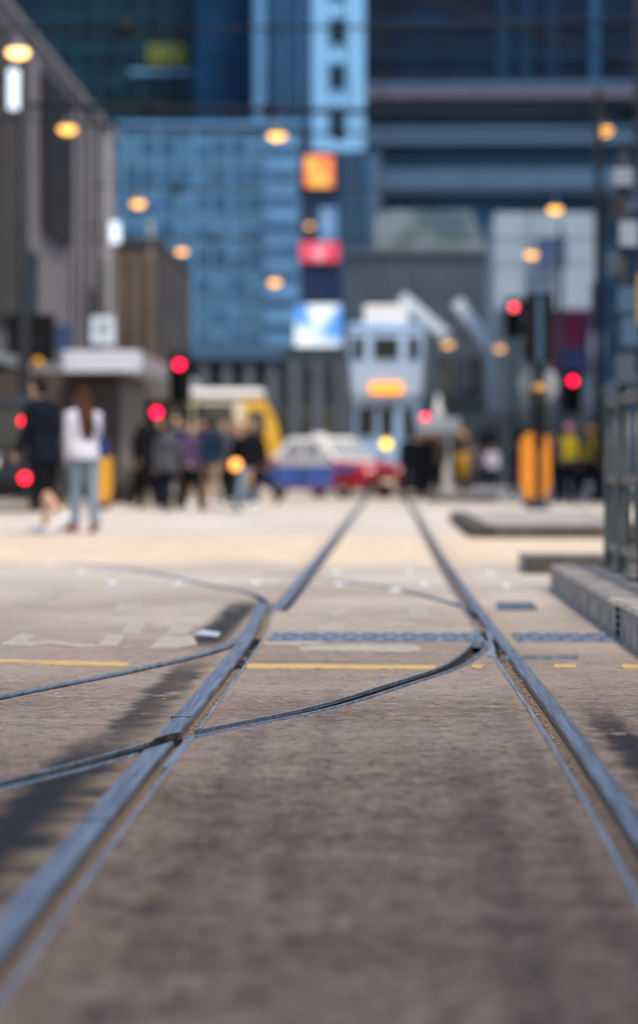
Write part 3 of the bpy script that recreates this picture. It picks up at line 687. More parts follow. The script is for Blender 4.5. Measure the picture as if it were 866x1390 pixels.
person('man in a dark navy hooded top, black shorts and white trainers walking at the left', 60, 121, R(62), 1.76, 'navy', 'black_cloth', 'white_shoe', skin='skin', shorts=True, coat=.10,
       legs=((-6, 40), (4, 2)), arms=((8, 20), (-10, 25)), vox=.014, group='couple walking across the street', lean=5)
person('woman with long brown hair, white top and pale jeans walking beside the man in navy', 114, 119, R(28), 1.64, 'white_cloth', 'denim', 'red_shoe', 'hair_brown', True, 'skin_pale',
       legs=((5, 3), (-6, 6)), arms=((-4, 12), (6, 40)), vox=.014, fem=True, bag=('blue_bag', 1, .97), group='couple walking across the street')
crowd = [
 ('person in a long black coat standing nearest the kiosk', 203, 74, 20, 1.78, dict(top='black_cloth', bottom='black_cloth', coat=.42, legs=((5, 3), (-5, 5)))),
 ('person in a blue jacket and brown trousers walking in the crowd by the kiosk', 236, 73, -160, 1.74, dict(top='blue_cloth', bottom='brown_cloth', legs=((14, 6), (-14, 18)))),
 ('person in a purple top and dark trousers walking just in front of the minibus rear', 259, 76, -150, 1.58, dict(top='purple_cloth', bottom='black_cloth', fem=True, skin='skin_pale', bag=('purple_cloth', 1, 1.0))),
 ('person in a dark teal jacket and beige trousers in the middle of the crowd', 284, 75, 12, 1.68, dict(top='teal_cloth', bottom='beige_cloth', shoes='white_shoe', legs=((16, 8), (-16, 22)))),
 ('person in grey and black standing left of the orange lantern', 306, 70, 160, 1.72, dict(top='grey_cloth', bottom='black_cloth', shoes='white_shoe')),
 ('person in a black jacket and black trousers with pale shoes right of the orange lantern', 340, 73, -170, 1.66, dict(top='black_cloth', bottom='navy', shoes='white_shoe', legs=((16, 6), (-15, 20)))),
 ('small person in dark navy walking at the front bumper of the minibus', 356, 66, 100, 1.60, dict(top='navy', bottom='black_cloth', fem=True)),
 ('tall person in black behind the person in the blue jacket', 221, 66, 150, 1.82, dict(top='black_cloth', bottom='navy')),
 ('hunched person in black close behind the long black coat', 194, 68, 30, 1.70, dict(top='black_cloth', bottom='black_cloth', coat=.2)),
 ('person in dark grey and navy between the long coat and the blue jacket', 227, 78, -20, 1.62, dict(top='grey_cloth', bottom='navy', coat=.1, hair='hair', fem=True)),
 ('person in a navy coat half hidden behind the purple top', 248, 66, 175, 1.76, dict(top='navy', bottom='black_cloth', coat=.35)),
 ('person in black with bare legs in shorts right of the purple top', 271, 70, -150, 1.68, dict(top='black_cloth', bottom='navy', shorts=True, shoes='white_shoe', legs=((14, 6), (-12, 16)))),
 ('dark person in a navy jacket behind the orange lantern', 320, 66, 170, 1.74, dict(top='navy', bottom='black_cloth')),
 ('short person in a black jacket and jeans in front of the yellow minibus cab', 330, 76, 140, 1.56, dict(top='black_cloth', bottom='denim', fem=True, shoes='white_shoe')),
 ('person in navy with a black bag standing at the tram front', 556, 57, 10, 1.70, dict(top='navy', bottom='navy', bag=('black_cloth', -1, 1.0))),
 ('person in a blue coat standing right of the tram front', 566, 51.5, 170, 1.66, dict(top='blue_cloth', bottom='black_cloth', coat=.25)),
 ('person in black standing under the far stop roof', 577, 53, 180, 1.76, dict(top='black_cloth', bottom='black_cloth', coat=.2)),
 ('person in brown standing beside the white stop post', 594, 50, 170, 1.66, dict(top='brown_cloth', bottom='black_cloth', ground=.14)),
 ('person in a beige coat standing behind the yellow bollard', 636, 40, 175, 1.72, dict(top='beige_cloth', bottom='grey_cloth', coat=.3)),
 ('distant person in purple right of the yellow bollard', 652, 33, 170, 1.66, dict(top='purple_cloth', bottom='navy')),
 ('distant person in a white top left of the signal post', 668, 34, 165, 1.70, dict(top='white_cloth', bottom='navy', sleeves=False)),
 ('distant person in red left of the signal post', 684, 31, 180, 1.68, dict(top='red_cloth', bottom='black_cloth')),
 ('distant person in dark blue just left of the orange bollard panel', 698, 35, 190, 1.72, dict(top='navy', bottom='blue_cloth')),
 ('person with a bright blue bag standing right of the orange bollard', 753, 60, 150, 1.62, dict(top='black_cloth', bottom='navy', bag=('bright_blue', -1, 1.18))),
 ('worker in a yellow vest and pinkish helmet facing the street', 772, 63, 175, 1.74, dict(top='grey_cloth', bottom='navy', vest='yellow_vest', hat='pink_cloth')),
 ('worker in a yellow vest and orange helmet walking to the railing', 799, 60, -120, 1.70, dict(top='brown_cloth', bottom='navy', vest='yellow_vest', hat='orange_cloth', legs=((18, 6), (-18, 20)))),
 ('person in a dark red top behind the workers', 786, 50, 175, 1.66, dict(top='red_cloth', bottom='black_cloth')),
 ('person in navy between the worker and the railing', 815, 52, 175, 1.72, dict(top='navy', bottom='grey_cloth')),
]
for lab, px, s, hd_, h, kw in crowd: person(lab, px, s, R(hd_), h, **kw)

# ------------------------------------------------------------------ vehicles
def wheel(parent, x, y, r, w=.18, axis='y', loc=None):
    t = MB().use('rubber'); t.lathe((0, 0, 0), [(r * .62, -w / 2), (r * .93, -w / 2), (r, -w / 2 + .03), (r, w / 2 - .03), (r * .93, w / 2), (r * .62, w / 2), (r * .60, 0), (r * .62, -w / 2)], 24, axis, cap=False)
    o = t.build('wheel', parent, (x, y, r))
    k = MB().use('chrome'); k.lathe((0, 0, 0), [(.03, -w / 2 - .002), (r * .25, -w / 2 + .004), (r * .3, -w / 2 + .03), (r * .55, -w / 2 + .03), (r * .66, -w / 2 + .004), (r * .66, w / 2 - .004), (r * .55, w / 2 - .03), (r * .3, w / 2 - .03), (r * .25, w / 2 - .004), (.03, w / 2 + .002)], 20, axis)
    k.build('rim', o); return o
def bil(q, u, v):
    q = [Vector(p) for p in q]; return (q[0].lerp(q[1], u)).lerp(q[3].lerp(q[2], u), v)
def pane(root, q, u0, u1, v0, v1, key='glass', name='window', t=.012, out=.004):
    q = [Vector(p) for p in q]; n = (q[1] - q[0]).cross(q[3] - q[0]).normalized()
    pts = [bil(q, a, b) + n * out - n * t * .5 for a, b in ((u0, v0), (u1, v0), (u1, v1), (u0, v1))]
    return MB().use(key).slab(pts, t).build(name, root)
def section(x, zb, zt, hw, r=.08, tum=.06):
    pts = []
    for sy in (1, -1):
        a = [(hw - r, zb), (hw, zb + r), (hw, (zb + zt) * .5), (hw - tum * .5, zt - r), (hw - tum - r, zt)]
        if sy < 0: a = a[::-1]
        pts += [Vector((x, sy * y, z)) for y, z in a]
    return pts

def taxi():
    s = 53.5; p = W(448, 600, s)
    root = thing('taxi', 'red and white taxi with blue door panels turning in front of the tram', 'taxi', (p.x, p.y, 0), R(-47)); root.scale = (.92, .92, 1.03)
    st = [(-2.28, .42, .72, .70), (-2.22, .32, .86, .79), (-2.05, .26, .93, .82), (-1.2, .2, .95, .835), (0, .2, .95, .84), (.95, .2, .94, .835), (1.6, .22, .90, .825), (2.05, .28, .84, .80), (2.22, .32, .76, .77), (2.27, .42, .66, .70)]
    m = MB().use('red_paint'); m.rings([section(*q) for q in st], False, True)
    m.build('body', root, bev=.02)
    bt = [(-1.75, .79), (1.12, .79)]; B = [Vector((-1.72, -.76, .94)), Vector((1.10, -.76, .93)), Vector((1.10, .76, .93)), Vector((-1.72, .76, .94))]
    T = [Vector((-1.12, -.60, 1.46)), Vector((.38, -.60, 1.46)), Vector((.38, .60, 1.46)), Vector((-1.12, .60, 1.46))]
    T2 = [Vector((p.x * .93, p.y * .86, 1.505)) for p in T]
    m = MB().use('silver'); m.rings([B, T, T2], False, True); m.build('cabin', root, bev=.03)
    right_ = [B[0], B[1], T[1], T[0]]; left_ = [B[2], B[3], T[3], T[2]]; front = [B[1], B[2], T[2], T[1]]; rear = [B[3], B[0], T[0], T[3]]
    for q in (right_, left_):
        rev = q is left_
        for u0, u1 in ((.17, .47), (.525, .83)):
            a, b = (u0, u1) if not rev else (1 - u1, 1 - u0)
            pane(root, q, a, b, .14, .84, 'glass_pale')
    pane(root, front, .06, .94, .08, .90, 'glass_pale', 'windscreen'); pane(root, rear, .06, .94, .1, .88, 'glass', 'rear_window')  # windscreen coloured pale, a light reflection put into its base colour
    for sy in (-1, 1):
        for x0, x1 in ((-1.22, -.15), (-.13, .98)):
            m = MB().use('blue_ad'); y0 = sy * .838
            m.box(x0, x1, min(y0, y0 + sy * .008), max(y0, y0 + sy * .008), .27, .80, c=.003)
            d = m.build('door', root)
            hx = x0 + .12
            one('chrome', lambda m: m.box(hx, hx + .16, min(y0 + sy * .008, y0 + sy * .03), max(y0 + sy * .008, y0 + sy * .03), .755, .785)).build('handle', d)
        one('blue_ad', lambda m: m.box(-2.02, -1.24, min(sy * .826, sy * .842), max(sy * .826, sy * .842), .33, .82, c=.003)).build('rear_quarter_film', root)
        one('blue_ad', lambda m: m.box(1.03, 1.10, min(sy * .826, sy * .842), max(sy * .826, sy * .842), .33, .80, c=.003)).build('front_quarter_film', root)
        one('blue_ad', lambda m: m.box(1.102, 1.95, min(sy * .79, sy * .832), max(sy * .79, sy * .832), .64, .80, c=.003)).build('front_quarter_film', root)
        m = MB().use('white_gloss'); y0 = sy * .835
        m.box(-1.25, 1.02, min(y0 - sy * .02, y0 + sy * .002), max(y0 - sy * .02, y0 + sy * .002), .80, .93); m.build('belt_panel', root)
        wheel(root, 1.38, sy * .74, .31); wheel(root, -1.30, sy * .74, .31)
        one('white_gloss', lambda m: m.box(2.19, 2.265, min(sy * .40, sy * .68), max(sy * .40, sy * .68), .60, .73, c=.02)).build('headlight', root)
        one('tail', lambda m: m.box(-2.285, -2.20, min(sy * .48, sy * .72), max(sy * .48, sy * .72), .62, .78, c=.02)).build('tail_light', root)
        one('black', lambda m: m.ball((.98, sy * .89, 1.0), (.06, .09, .065), 10, 6)).build('mirror', root)
    one('black', lambda m: m.box(2.20, 2.275, -.36, .36, .58, .72, c=.01)).build('grille', root)
    one('dark_grey', lambda m: m.box(2.16, 2.35, -.78, .78, .34, .50, c=.05)).build('bumper', root)
    one('dark_grey', lambda m: m.box(-2.35, -2.18, -.78, .78, .36, .52, c=.05)).build('bumper', root)
    one('plate', lambda m: m.box(2.352, 2.36, -.24, .24, .38, .48)).build('number_plate', root)
    one('white_gloss', lambda m: m.box(-.55, -.35, -.22, .22, 1.507, 1.60, c=.03)).build('roof_sign', root)
taxi()

def rounded(w, h, r, n=5, cx=0, cz=0):
    pts = []
    for (sx, sz, a0) in ((1, 1, 0), (-1, 1, 90), (-1, -1, 180), (1, -1, 270)):
        for k in range(n + 1):
            a = R(a0 + 90 * k / n); pts.append((cx + sx * (w / 2 - r) + r * math.cos(a), cz + sz * (h / 2 - r) + r * math.sin(a)))
    return pts
def tram():
    s = 50.; Y0 = W(525, 600, s).y; cx = -.02
    root = thing('tram', 'pale blue double deck tram facing down the track behind the taxi', 'tram', (cx, Y0, 0)); root.scale = (1.05, 1, 1)
    L = 9.0
    zb, zf, zt = .36, Z(546, s), Z(438, s)         # lower sill, deck line, roof line
    # lower deck
    m = MB().use('tram_blue')
    m.rings([[Vector((x, y, z)) for x, y in [(-.80, .28), (.80, .28), (.94, .7), (.94, L - .7), (.80, L - .28), (-.80, L - .28), (-.94, L - .7), (-.94, .7)]] for z in (zb, zb + .9, zf)], False, True)
    m.build('lower_body', root, bev=.03)
    # upper deck flares outwards from the deck line to the roof
    def ring(hw, f, z, hwf): return [Vector(p) for p in [(-hwf, f, z), (hwf, f, z), (hw, f + .35, z), (hw, L - .35 - f, z), (hwf, L - f, z), (-hwf, L - f, z), (-hw, L - .35 - f, z), (-hw, f + .35, z)]]
    m = MB().use('tram_pale')
    m.rings([ring(.93, .20, zf + .003, .76), ring(.97, .10, zf + .25, .86), ring(1.0, 0, zf + 1.0, .93), ring(1.03, 0, zt - .22, .96)], False, True); m.build('upper_body', root, bev=.02)
    m = MB().use('tram_blue'); m.rings([ring(1.05, -.04, zt - .217, .92), ring(1.05, -.04, zt - .08, .92), ring(.92, .15, zt, .78)], False, True); m.build('roof', root, bev=.02)
    def win(x0, x1, z0, z1, y=0., key='glass', name='window'):
        f = one('tram_blue', lambda m: (m.box(x0 - .05, x1 + .05, y - .035, y - .002, z0 - .05, z0), m.box(x0 - .05, x1 + .05, y - .035, y - .002, z1, z1 + .05), m.box(x0 - .05, x0, y - .035, y - .002, z0, z1), m.box(x1, x1 + .05, y - .035, y - .002, z0, z1))).build('window', root)
        one(key, lambda m: m.box(x0, x1, y - .016, y - .004, z0, z1)).build('pane', f)
    zw0, zw1 = Z(488, s), Z(458, s)
    win(-.33, .33, zw0, zw1, 0, 'glass_warm'); win(-.86, -.56, zw0, zw1, 0, 'glass_warm'); win(.56, .86, zw0, zw1, 0, 'glass_warm')
    def zrow(n, y0, y1, z0, z1, hw):
        for sx in (-1, 1):
            for i in range(n):
                a = y0 + (y1 - y0) * i / n + .06; b = y0 + (y1 - y0) * (i + 1) / n - .06
                one('glass_warm', lambda m: m.box(min(sx * hw, sx * (hw + .012)), max(sx * hw, sx * (hw + .012)), a, b, z0, z1)).build('window', root)
    zrow(7, .6, L - .6, zw0, zw1, 1.012); zrow(6, 1.0, L - 1.0, 1.35, 2.15, .942)
    # lower front: two dark openings beside a pale pillar
    lz0, lz1 = 1.62, zf - .12
    win(-.74, -.28, lz0, lz1, .28, 'glass_warm'); win(-.17, .20, lz0, lz1, .28, 'glass_warm'); win(.42, .74, lz0, lz1, .28, 'glass_warm')
    one('orange_sign', lambda m: m.box(-.41, .41, -.03, .06, Z(534, s), Z(520, s), c=.02)).build('destination_display', root)
    one('white_gloss', lambda m: m.box(-.58, .58, .25, .40, zt - .01, Z(413, s), c=.04)).build('roof_board', root)
    d = one('headlamp', lambda m: m.lathe((0, .27, Z(603, s)), [(.001, -.06), (.10, -.055), (.12, -.03), (.13, .02)], 20, 'y')).build('headlight', root)
    one('dark_grey', lambda m: m.box(-.85, .85, .06, .3, .30, .55, c=.05)).build('fender', root)
    one('dark_grey', lambda m: m.box(-.80, .80, .9, L - .9, .16, .40)).build('truck_frame', root)
    for yy in (3.3, 5.6):
        for sx in (-1, 1): wheel(root, sx * .53, yy, .39, .12, 'x')
    one('dark_grey', lambda m: (m.tube([(0, 4, zt), (0, 4.4, zt + .4), (0, 7.2, 5.45)], .03, 8))).build('trolley_pole', root)
tram()

def minibus():
    s = 51.; p = W(388, 600, s)
    root = thing('minibus', 'white roofed minibus with a bright yellow front behind the crowd', 'minibus', (p.x - .15, p.y, 0), R(3))
    L = 7.0; zt = Z(531, s); hw = .98
    def yz(x, zb, z1, r=.12): return [Vector((x, a, b)) for a, b in [(-hw + .05, zb), (hw - .05, zb), (hw, zb + .1), (hw, 1.6), (hw - .07, z1 - r), (hw - .2, z1), (-hw + .2, z1), (-hw + .07, z1 - r), (-hw, 1.6), (-hw, zb + .1)]]
    m = MB().use('cream_body'); m.rings([yz(-L, .42, zt - .3), yz(-L + .1, .32, zt - .21), yz(-.95, .32, zt - .21)], False, True); m.build('body', root, bev=.02)
    m = MB().use('yellow_body'); m.rings([yz(-.947, .32, zt - .21), yz(-.42, .32, zt - .205), yz(-.14, .32, zt - .75, .2), yz(0, .34, zt - 1.25, .2), yz(.02, .45, 1.0, .2)], False, True); m.build('cab', root, bev=.03)
    m = MB().use('white'); m.box(-L + .04, -.42, -hw + .02, hw - .02, zt - .207, zt + .03, c=.1); m.build('roof', root)
    for sy in (-1, 1):
        for i in range(5):
            a = -L + .35 + i * 1.1; y = sy * (hw - .012)
            one('glass', lambda m: m.box(a, a + 1.03, min(y, y + sy * .022), max(y, y + sy * .022), 1.62, zt - .36)).build('window', root)
        y = sy * (hw - .008)
        one('white_gloss', lambda m: m.box(-1.75, -1.0, min(y, y + sy * .02), max(y, y + sy * .02), .60, 1.58, c=.004)).build('door', root)
        one('glass', lambda m: m.box(-.86, -.40, min(y, y + sy * .02), max(y, y + sy * .02), 1.65, zt - .55)).build('window', root)
        wheel(root, -1.2, sy * .85, .36); wheel(root, -L + 1.4, sy * .85, .36)
        one('white_gloss', lambda m: m.box(-.03, .05, min(sy * .55, sy * .85), max(sy * .55, sy * .85), .62, .80, c=.02)).build('headlight', root)
    one('dark_grey', lambda m: m.box(-.15, .12, -.97, .97, .34, .55, c=.05)).build('bumper', root)
    one('glass', lambda m: m.slab([(-.12, -.82, zt - .72), (-.12, .82, zt - .72), (-.40, .80, zt - .26), (-.40, -.80, zt - .26)][::1], .05)).build('windscreen', root)
minibus()

def van():
    s = 80.; p = W(-20, 600, s)
    root = thing('van', 'dark van seen from behind with red tail lamps lit at the left edge', 'van', (p.x, p.y, 0), 0)
    L = 4.8; hw = .88; H = 1.98
    def ring(y, z0, z1, w, r=.12): return [Vector((a, y, b)) for a, b in [(-w + .05, z0), (w - .05, z0), (w, z0 + .12), (w, 1.05), (w - .10, z1 - r), (w - .22, z1), (-w + .22, z1), (-w + .10, z1 - r), (-w, 1.05), (-w, z0 + .12)]]
    m = MB().use('dark_grey'); m.rings([ring(0, .36, H - .12, hw - .03), ring(.08, .28, H, hw), ring(3.4, .28, H, hw), ring(4.1, .28, 1.15, hw), ring(L, .34, .95, hw - .06)], False, True); m.build('body', root, bev=.02)
    d = one('dark_grey', lambda m: m.box(-.74, .74, -.03, .03, .52, H - .16, c=.02)).build('tailgate', root)
    one('glass', lambda m: m.box(-.64, .64, -.042, -.028, 1.12, 1.72)).build('window', d)
    one('plate', lambda m: m.box(-.24, .24, -.045, -.03, .78, .90)).build('number_plate', d)
    one('chrome', lambda m: m.box(-.3, .3, -.05, -.03, .94, .98)).build('handle', d)
    for sx in (-1, 1):
        one('tail', lambda m: m.box(min(sx * .77, sx * .865), max(sx * .77, sx * .865), -.04, .06, 1.16, 1.30, c=.02)).build('tail_light', root)
        one('mid_grey', lambda m: m.box(min(sx * .77, sx * .865), max(sx * .77, sx * .865), -.035, .06, .82, 1.14, c=.02)).build('lamp_housing', root)
        one('glass', lambda m: [m.box(min(sx * (hw - .02), sx * (hw + .004)), max(sx * (hw - .02), sx * (hw + .004)), a, a + 1.0, 1.08, 1.66) for a in (.3, 1.45)]).build('window', root)
        wheel(root, sx * .76, .85, .32, .2, 'x'); wheel(root, sx * .76, 3.9, .32, .2, 'x')
    one('tail', lambda m: m.lathe((.70, -.16, .58), [(.001, -.012), (.075, -.01), (.08, .02)], 16, 'y')).build('fog_light', root)
    one('tail', lambda m: m.box(.60, .74, -.046, -.03, 1.50, 1.60)).build('high_brake_light', root)
    one('black', lambda m: m.box(-.86, .86, -.15, .1, .36, .56, c=.04)).build('bumper', root)
van()

# ------------------------------------------------------------------ street furniture
def signal(label, px, py, s, kind='red_lamp', lampkey='red_lamp', yaw=0., two=True, base_z=0., h=None):
    c = W(px, py, s); z = c.z
    root = thing('traffic_signal', label, 'traffic light', (c.x, c.y, base_z), yaw, 'red traffic signals')
    z -= base_z
    one('dark_grey', lambda m: (m.tube([(.0, .16, 0), (0, .16, z + .25)], .055, 12), m.lathe((0, .16, 0), [(.14, 0), (.14, .02), (.08, .06), (.06, .25)], 14))).build('pole', root)
    hd = one('black', lambda m: (m.box(-.16, .16, 0, .14, z - .80, z + .19, c=.03), m.prism_y(rounded(.52, 1.2, .1, 4, 0, z - .3), .143, .155))).build('signal_head', root)
    for k, (dz, key) in enumerate(((0, lampkey), (-.30, 'dark_grey'), (-.60, 'dark_grey'))):
        one(key, lambda m: m.lathe((0, 0, z + dz), [(.001, -.022), (.05, -.018), (.095, -.004), (.10, .01)], 18, 'y')).build('red_lamp' if k == 0 else 'unlit_lamp', root)
        def vis(m):
            L = []
            for yy in (-.18, -.002):
                rr = .115
                L.append([Vector((rr * math.cos(a), yy, z + dz + rr * math.sin(a))) for a in [R(-20 + 220 * i / 12) for i in range(13)]] + [Vector(((rr - .008) * math.cos(a), yy, z + dz + (rr - .008) * math.sin(a))) for a in [R(200 - 220 * i / 12) for i in range(13)]])
            m.rings(L, False, True)
        one('black', vis).build('visor', hd)
signal('red traffic light by the white canopy, upper one', 244, 495, 58)
signal('red traffic light above the dark crowd at the kiosk', 213, 560, 62)
signal('red traffic light beside the lower right corner of the tram', 577, 567, 44)
signal('pale red traffic light hung highest, left of the black signal post', 697, 417, 46, lampkey='red_lamp_far')
signal('red traffic light right of the black signal post', 777, 517, 49)

def near_signal():
    s = 92.; p = W(731, 600, s); zg = .142
    root = thing('signal_post', 'dark signal post with two black heads seen from behind on the traffic island', 'traffic light', (p.x, p.y, zg))
    zz = lambda py: Z(py, s) - zg
    one('dark_grey', lambda m: (m.tube([(0, 0, 0), (0, 0, zz(405))], .055, 14), m.lathe((0, 0, 0), [(.17, 0), (.17, .03), (.10, .08), (.08, .16), (.057, .2)], 18))).build('pole', root)
    for dx, dy, key, rz in ((-.095, .02, 'black', .2), (.115, -.02, 'black', -.2)):
        h = MB().use(key); Mx = Matrix.Translation((dx, dy, 0)) @ Matrix.Rotation(rz, 4, 'Z')
        h.box(-.075, .075, -.19, .19, zz(494), zz(398), c=.025, M=Mx); ho = h.build('signal_head', root)
        for k in range(3):
            c = zz(398) - .2 - k * .31
            one('black', lambda m: m.box(-.06, .06, .19, .36, c - .1, c + .1, M=Mx)).build('visor', ho)
    one('band_light', lambda m: m.box(-.045, .035, -.235, -.215, zz(492), zz(404), c=.008)).build('back_cover', root)
    o = one('mid_grey', lambda m: m.lathe((0, .075, zz(523)), [(.001, -.012), (.29, -.012), (.30, 0), (.29, .012), (.001, .012)], 28, 'y')).build('round_sign', root)
    one('black', lambda m: m.tube([(0, 0, zz(610)), (0, 0, zz(555)), (0, 0, zz(532))], [.07, .12, .13], 14)).build('controller_box', root)
    one('amber_plastic', lambda m: m.ball((0, -.02, zz(527)), (.10, .10, .06), 14, 8)).build('amber_cap', root)
near_signal()

def plain_bollard(label, px, py_base, s, w, h, key='orange_plastic', cap=True, ground=0., lampkey='amber_plastic'):
    p = W(px, 600, s)
    root = thing('bollard', label, 'bollard', (p.x, p.y, ground), 0, 'yellow island bollards')
    a = w / 2
    one('black', lambda m: m.box(-a * .8, a * .8, -.13, .13, 0, .12, c=.03)).build('base', root)
    def body(m):
        poly = [(-a * .72, .12), (a * .72, .12), (a, .12 + h * .2), (a, h * .86), (a * .8, h * .96), (a * .35, h), (-a * .35, h), (-a * .8, h * .96), (-a, h * .86), (-a, .12 + h * .2)]
        m.prism_y(poly, -.12, .12)
    one(key, body).build('shell', root, bev=.025)
    one('white', lambda m: m.lathe((0, -.123, h * .62), [(.001, -.008), (a * .62, -.008), (a * .66, 0)], 20, 'y')).build('sign_face', root) if cap else None
    return root
plain_bollard('big orange bollard panel directly behind the black signal post', 726, 690, 88, .46, 1.15, 'orange_plastic', False, .142)
plain_bollard('rounded yellow bollard at the far left behind the woman in white', 139, 675, 74, .36, 1.0, 'amber_plastic', False)
p = W(628, 600, 50)
root = thing('bollard', 'slim yellow bollard with an amber globe on the far island', 'bollard', (p.x, p.y, .147), 0, 'yellow island bollards')
one('black', lambda m: m.tube([(0, 0, 0), (0, 0, .3)], .11, 14)).build('base', root)
one('amber_plastic', lambda m: m.tube([(0, 0, .3), (0, 0, .98), (0, 0, 1.02)], [.15, .15, .12], 16)).build('shell', root)
one('dark_grey', lambda m: m.tube([(0, 0, 1.02), (0, 0, 1.4)], .035, 10)).build('pole', root)
one('amber_plastic', lambda m: m.ball((0, 0, 1.52), .12, 14, 9)).build('globe', root)
p = W(320, 631, 78)
root = thing('lantern', 'round glowing orange lantern on a thin stand in the crowd', 'lantern', (p.x, p.y, 0))
one('lantern_glow', lambda m: m.ball((0, 0, p.z), .10, 14, 9)).build('globe', root)
one('black', lambda m: (m.tube([(0, 0, 0), (0, 0, p.z - .07)], .02, 8), m.lathe((0, 0, 0), [(.16, 0), (.16, .03), (.03, .06)], 14))).build('stand', root)

def railing():
    x, zg = 1.33, .147
    root = thing('railing', 'dark grey steel railing panels on the near platform at the right edge', 'railing', (x, 0, zg))
    ys = [15.45, 14.6, 13.4, 12.2, 11.3]
    h = Z(540, 230.) - zg
    for y in ys: one('rail_paint', lambda m: (m.box(-.035, .035, y - .035, y + .035, 0, h, c=.012), m.box(-.08, .08, y - .08, y + .08, 0, .015))).build('post', root)
    for z in (h - .03, h * .52, .12):
        one('rail_paint', lambda m: m.box(-.022, .022, 11.3, 15.45, z - .028, z + .028, c=.01)).build('rail_bar', root)
    def bars(m):
        y = 11.45
        while y < 15.4: m.tube([(0, y, .12), (0, y, h - .03)], .011, 6); y += .40
    one('rail_paint', bars).build('balusters', root)
    # the return panel across the platform end
    root = thing('railing', 'dark grey steel railing panel with a rounded top across the platform end', 'railing', (x, 15.5, zg))
    for dx in (.09, .20):
        one('rail_paint', lambda m: m.box(dx - .028, dx + .028, .0, .05, 0, h - .02, c=.012)).build('post', root)
    one('galv', lambda m: m.tube([(.05, .03, h - .09), (.07, .03, h - .02), (.12, .03, h + .02), (.22, .03, h + .02), (.9, .03, h + .02)], .032, 10)).build('rail_bar', root)
    one('rail_paint', lambda m: [m.box(.06, 1.4, .005, .045, z - .025, z + .025) for z in (.14, h * .52)]).build('rail_bar', root)
    one('rail_paint', lambda m: [m.tube([(.32 + .12 * i, .03, .1), (.32 + .12 * i, .03, h)], .012, 6) for i in range(9)]).build('balusters', root)
railing()

def canopy():
    s = 65.; a = W(86, 600, s); b = W(192, 600, s); y0 = a.y; zt, zb = Z(476, s), Z(505, s)
    root = thing('kiosk', 'brown panelled kiosk under a flat white canopy at the left kerb', 'kiosk', (a.x, y0, .0))
    w = b.x - a.x; L = 17.
    r = one('canopy_white', lambda m: m.box(0, w, 0, .12, zb, zt, c=.03)).build('canopy_front', root)
    one('canopy_side', lambda m: m.box(.01, w - .01, .123, L, zb + .04, zt - .03, c=.02)).build('canopy_roof', root)
    one('kiosk', lambda m: m.box(-2.6, w - .55, .9, 6.5, .08, zb + .037)).build('wall', root)
    one('wall_left_dark', lambda m: m.box(-2.65, w - .50, .85, 6.55, .08, .42)).build('plinth', root)
    for i in range(2): one('mid_grey', lambda m: m.box(w - .545, w - .53, 1.2 + i * 2.6, 3.6 + i * 2.6, .75, 2.55)).build('shutter', root)
    for yy in (9.5, 16.): one('mid_grey', lambda m: m.tube([(w * .5, yy, .1), (w * .5, yy, zb + .037)], .06, 10)).build('post', root)
    for i in range(3): one('wall_brown', lambda m: m.box(.05 + i * .34, .33 + i * .34, .87, .897, .6, 2.6)).build('door_panel', root)
canopy()

def box_sign(name, label, cat, px0, px1, py0, py1, s, key, depth=.15, group=None, face=None, pole=None, brackets=True, yaw=0.):
    a = W((px0 + px1) / 2, (py0 + py1) / 2, s); w = (px1 - px0) / s / 2; h = (py1 - py0) / s / 2
    root = thing(name, label, cat, (a.x, a.y, a.z), yaw, group)
    one('dark_grey' if face else key, lambda m: m.box(-w, w, 0, depth, -h, h, c=.02)).build('case', root)
    if face: one(face, lambda m: m.box(-w * .92, w * .92, -.012, -.001, -h * .94, h * .94)).build('face', root)
    if pole: one('dark_grey', lambda m: m.tube([(0, depth + .06, -a.z), (0, depth + .06, pole - a.z)], .055, 10)).build('pole', root)
    elif brackets:
        e0, e1 = (-8.88 - a.x, -w + .02) if a.x < 0 else (w - .02, 8.58 - a.x)
        if e1 - e0 > .1: [one('dark_grey', lambda m: m.box(e0, e1, depth * .4, depth * .6, q * h * .6 - .03, q * h * .6 + .03)).build('bracket', root) for q in (-1, 1)]
    return root
box_sign('shop_sign', 'tall lit white sign under the bright lamp at the upper left', 'sign', 11, 32, 92, 150, 61, 'white_sign', .25, 'signs on the left facade', 'white_sign')
box_sign('shop_sign', 'small pale blue lit sign on the corner of the left facade', 'sign', 147, 164, 300, 331, 46, 'pale_sign', .2, 'signs on the left facade', 'white_sign')
box_sign('shop_sign', 'big black box sign above the van', 'sign', 10, 73, 426, 492, 59, 'black', .4, 'signs on the left facade', None)
box_sign('shop_sign', 'dull blue sign between the black box sign and the square white sign', 'sign', 76, 100, 440, 478, 57, 'blue_sign', .2, 'signs on the left facade', None)
r = box_sign('road_sign', 'square white road sign on a pole above the white canopy', 'sign', 123, 158, 428, 468, 63, 'white', .04, None, 'light_steel', 5.2)
one('mid_grey', lambda m: (m.box(-.10, .10, -.02, -.0125, -.03, .16), m.box(-.05, .05, -.02, -.0125, -.20, -.03))).build('symbol', r)
p = W(52, 493, 62)
root = thing('shop_lamp', 'small round yellow lit shop lamp under the black box sign', 'lamp', tuple(p)); one('amber_plastic', lambda m: m.ball((0, 0, 0), .12, 12, 8)).build('globe', root); one('dark_grey', lambda m: m.tube([(0, 0, .10), (0, .0, .55)], .02, 8)).build('rod', root)
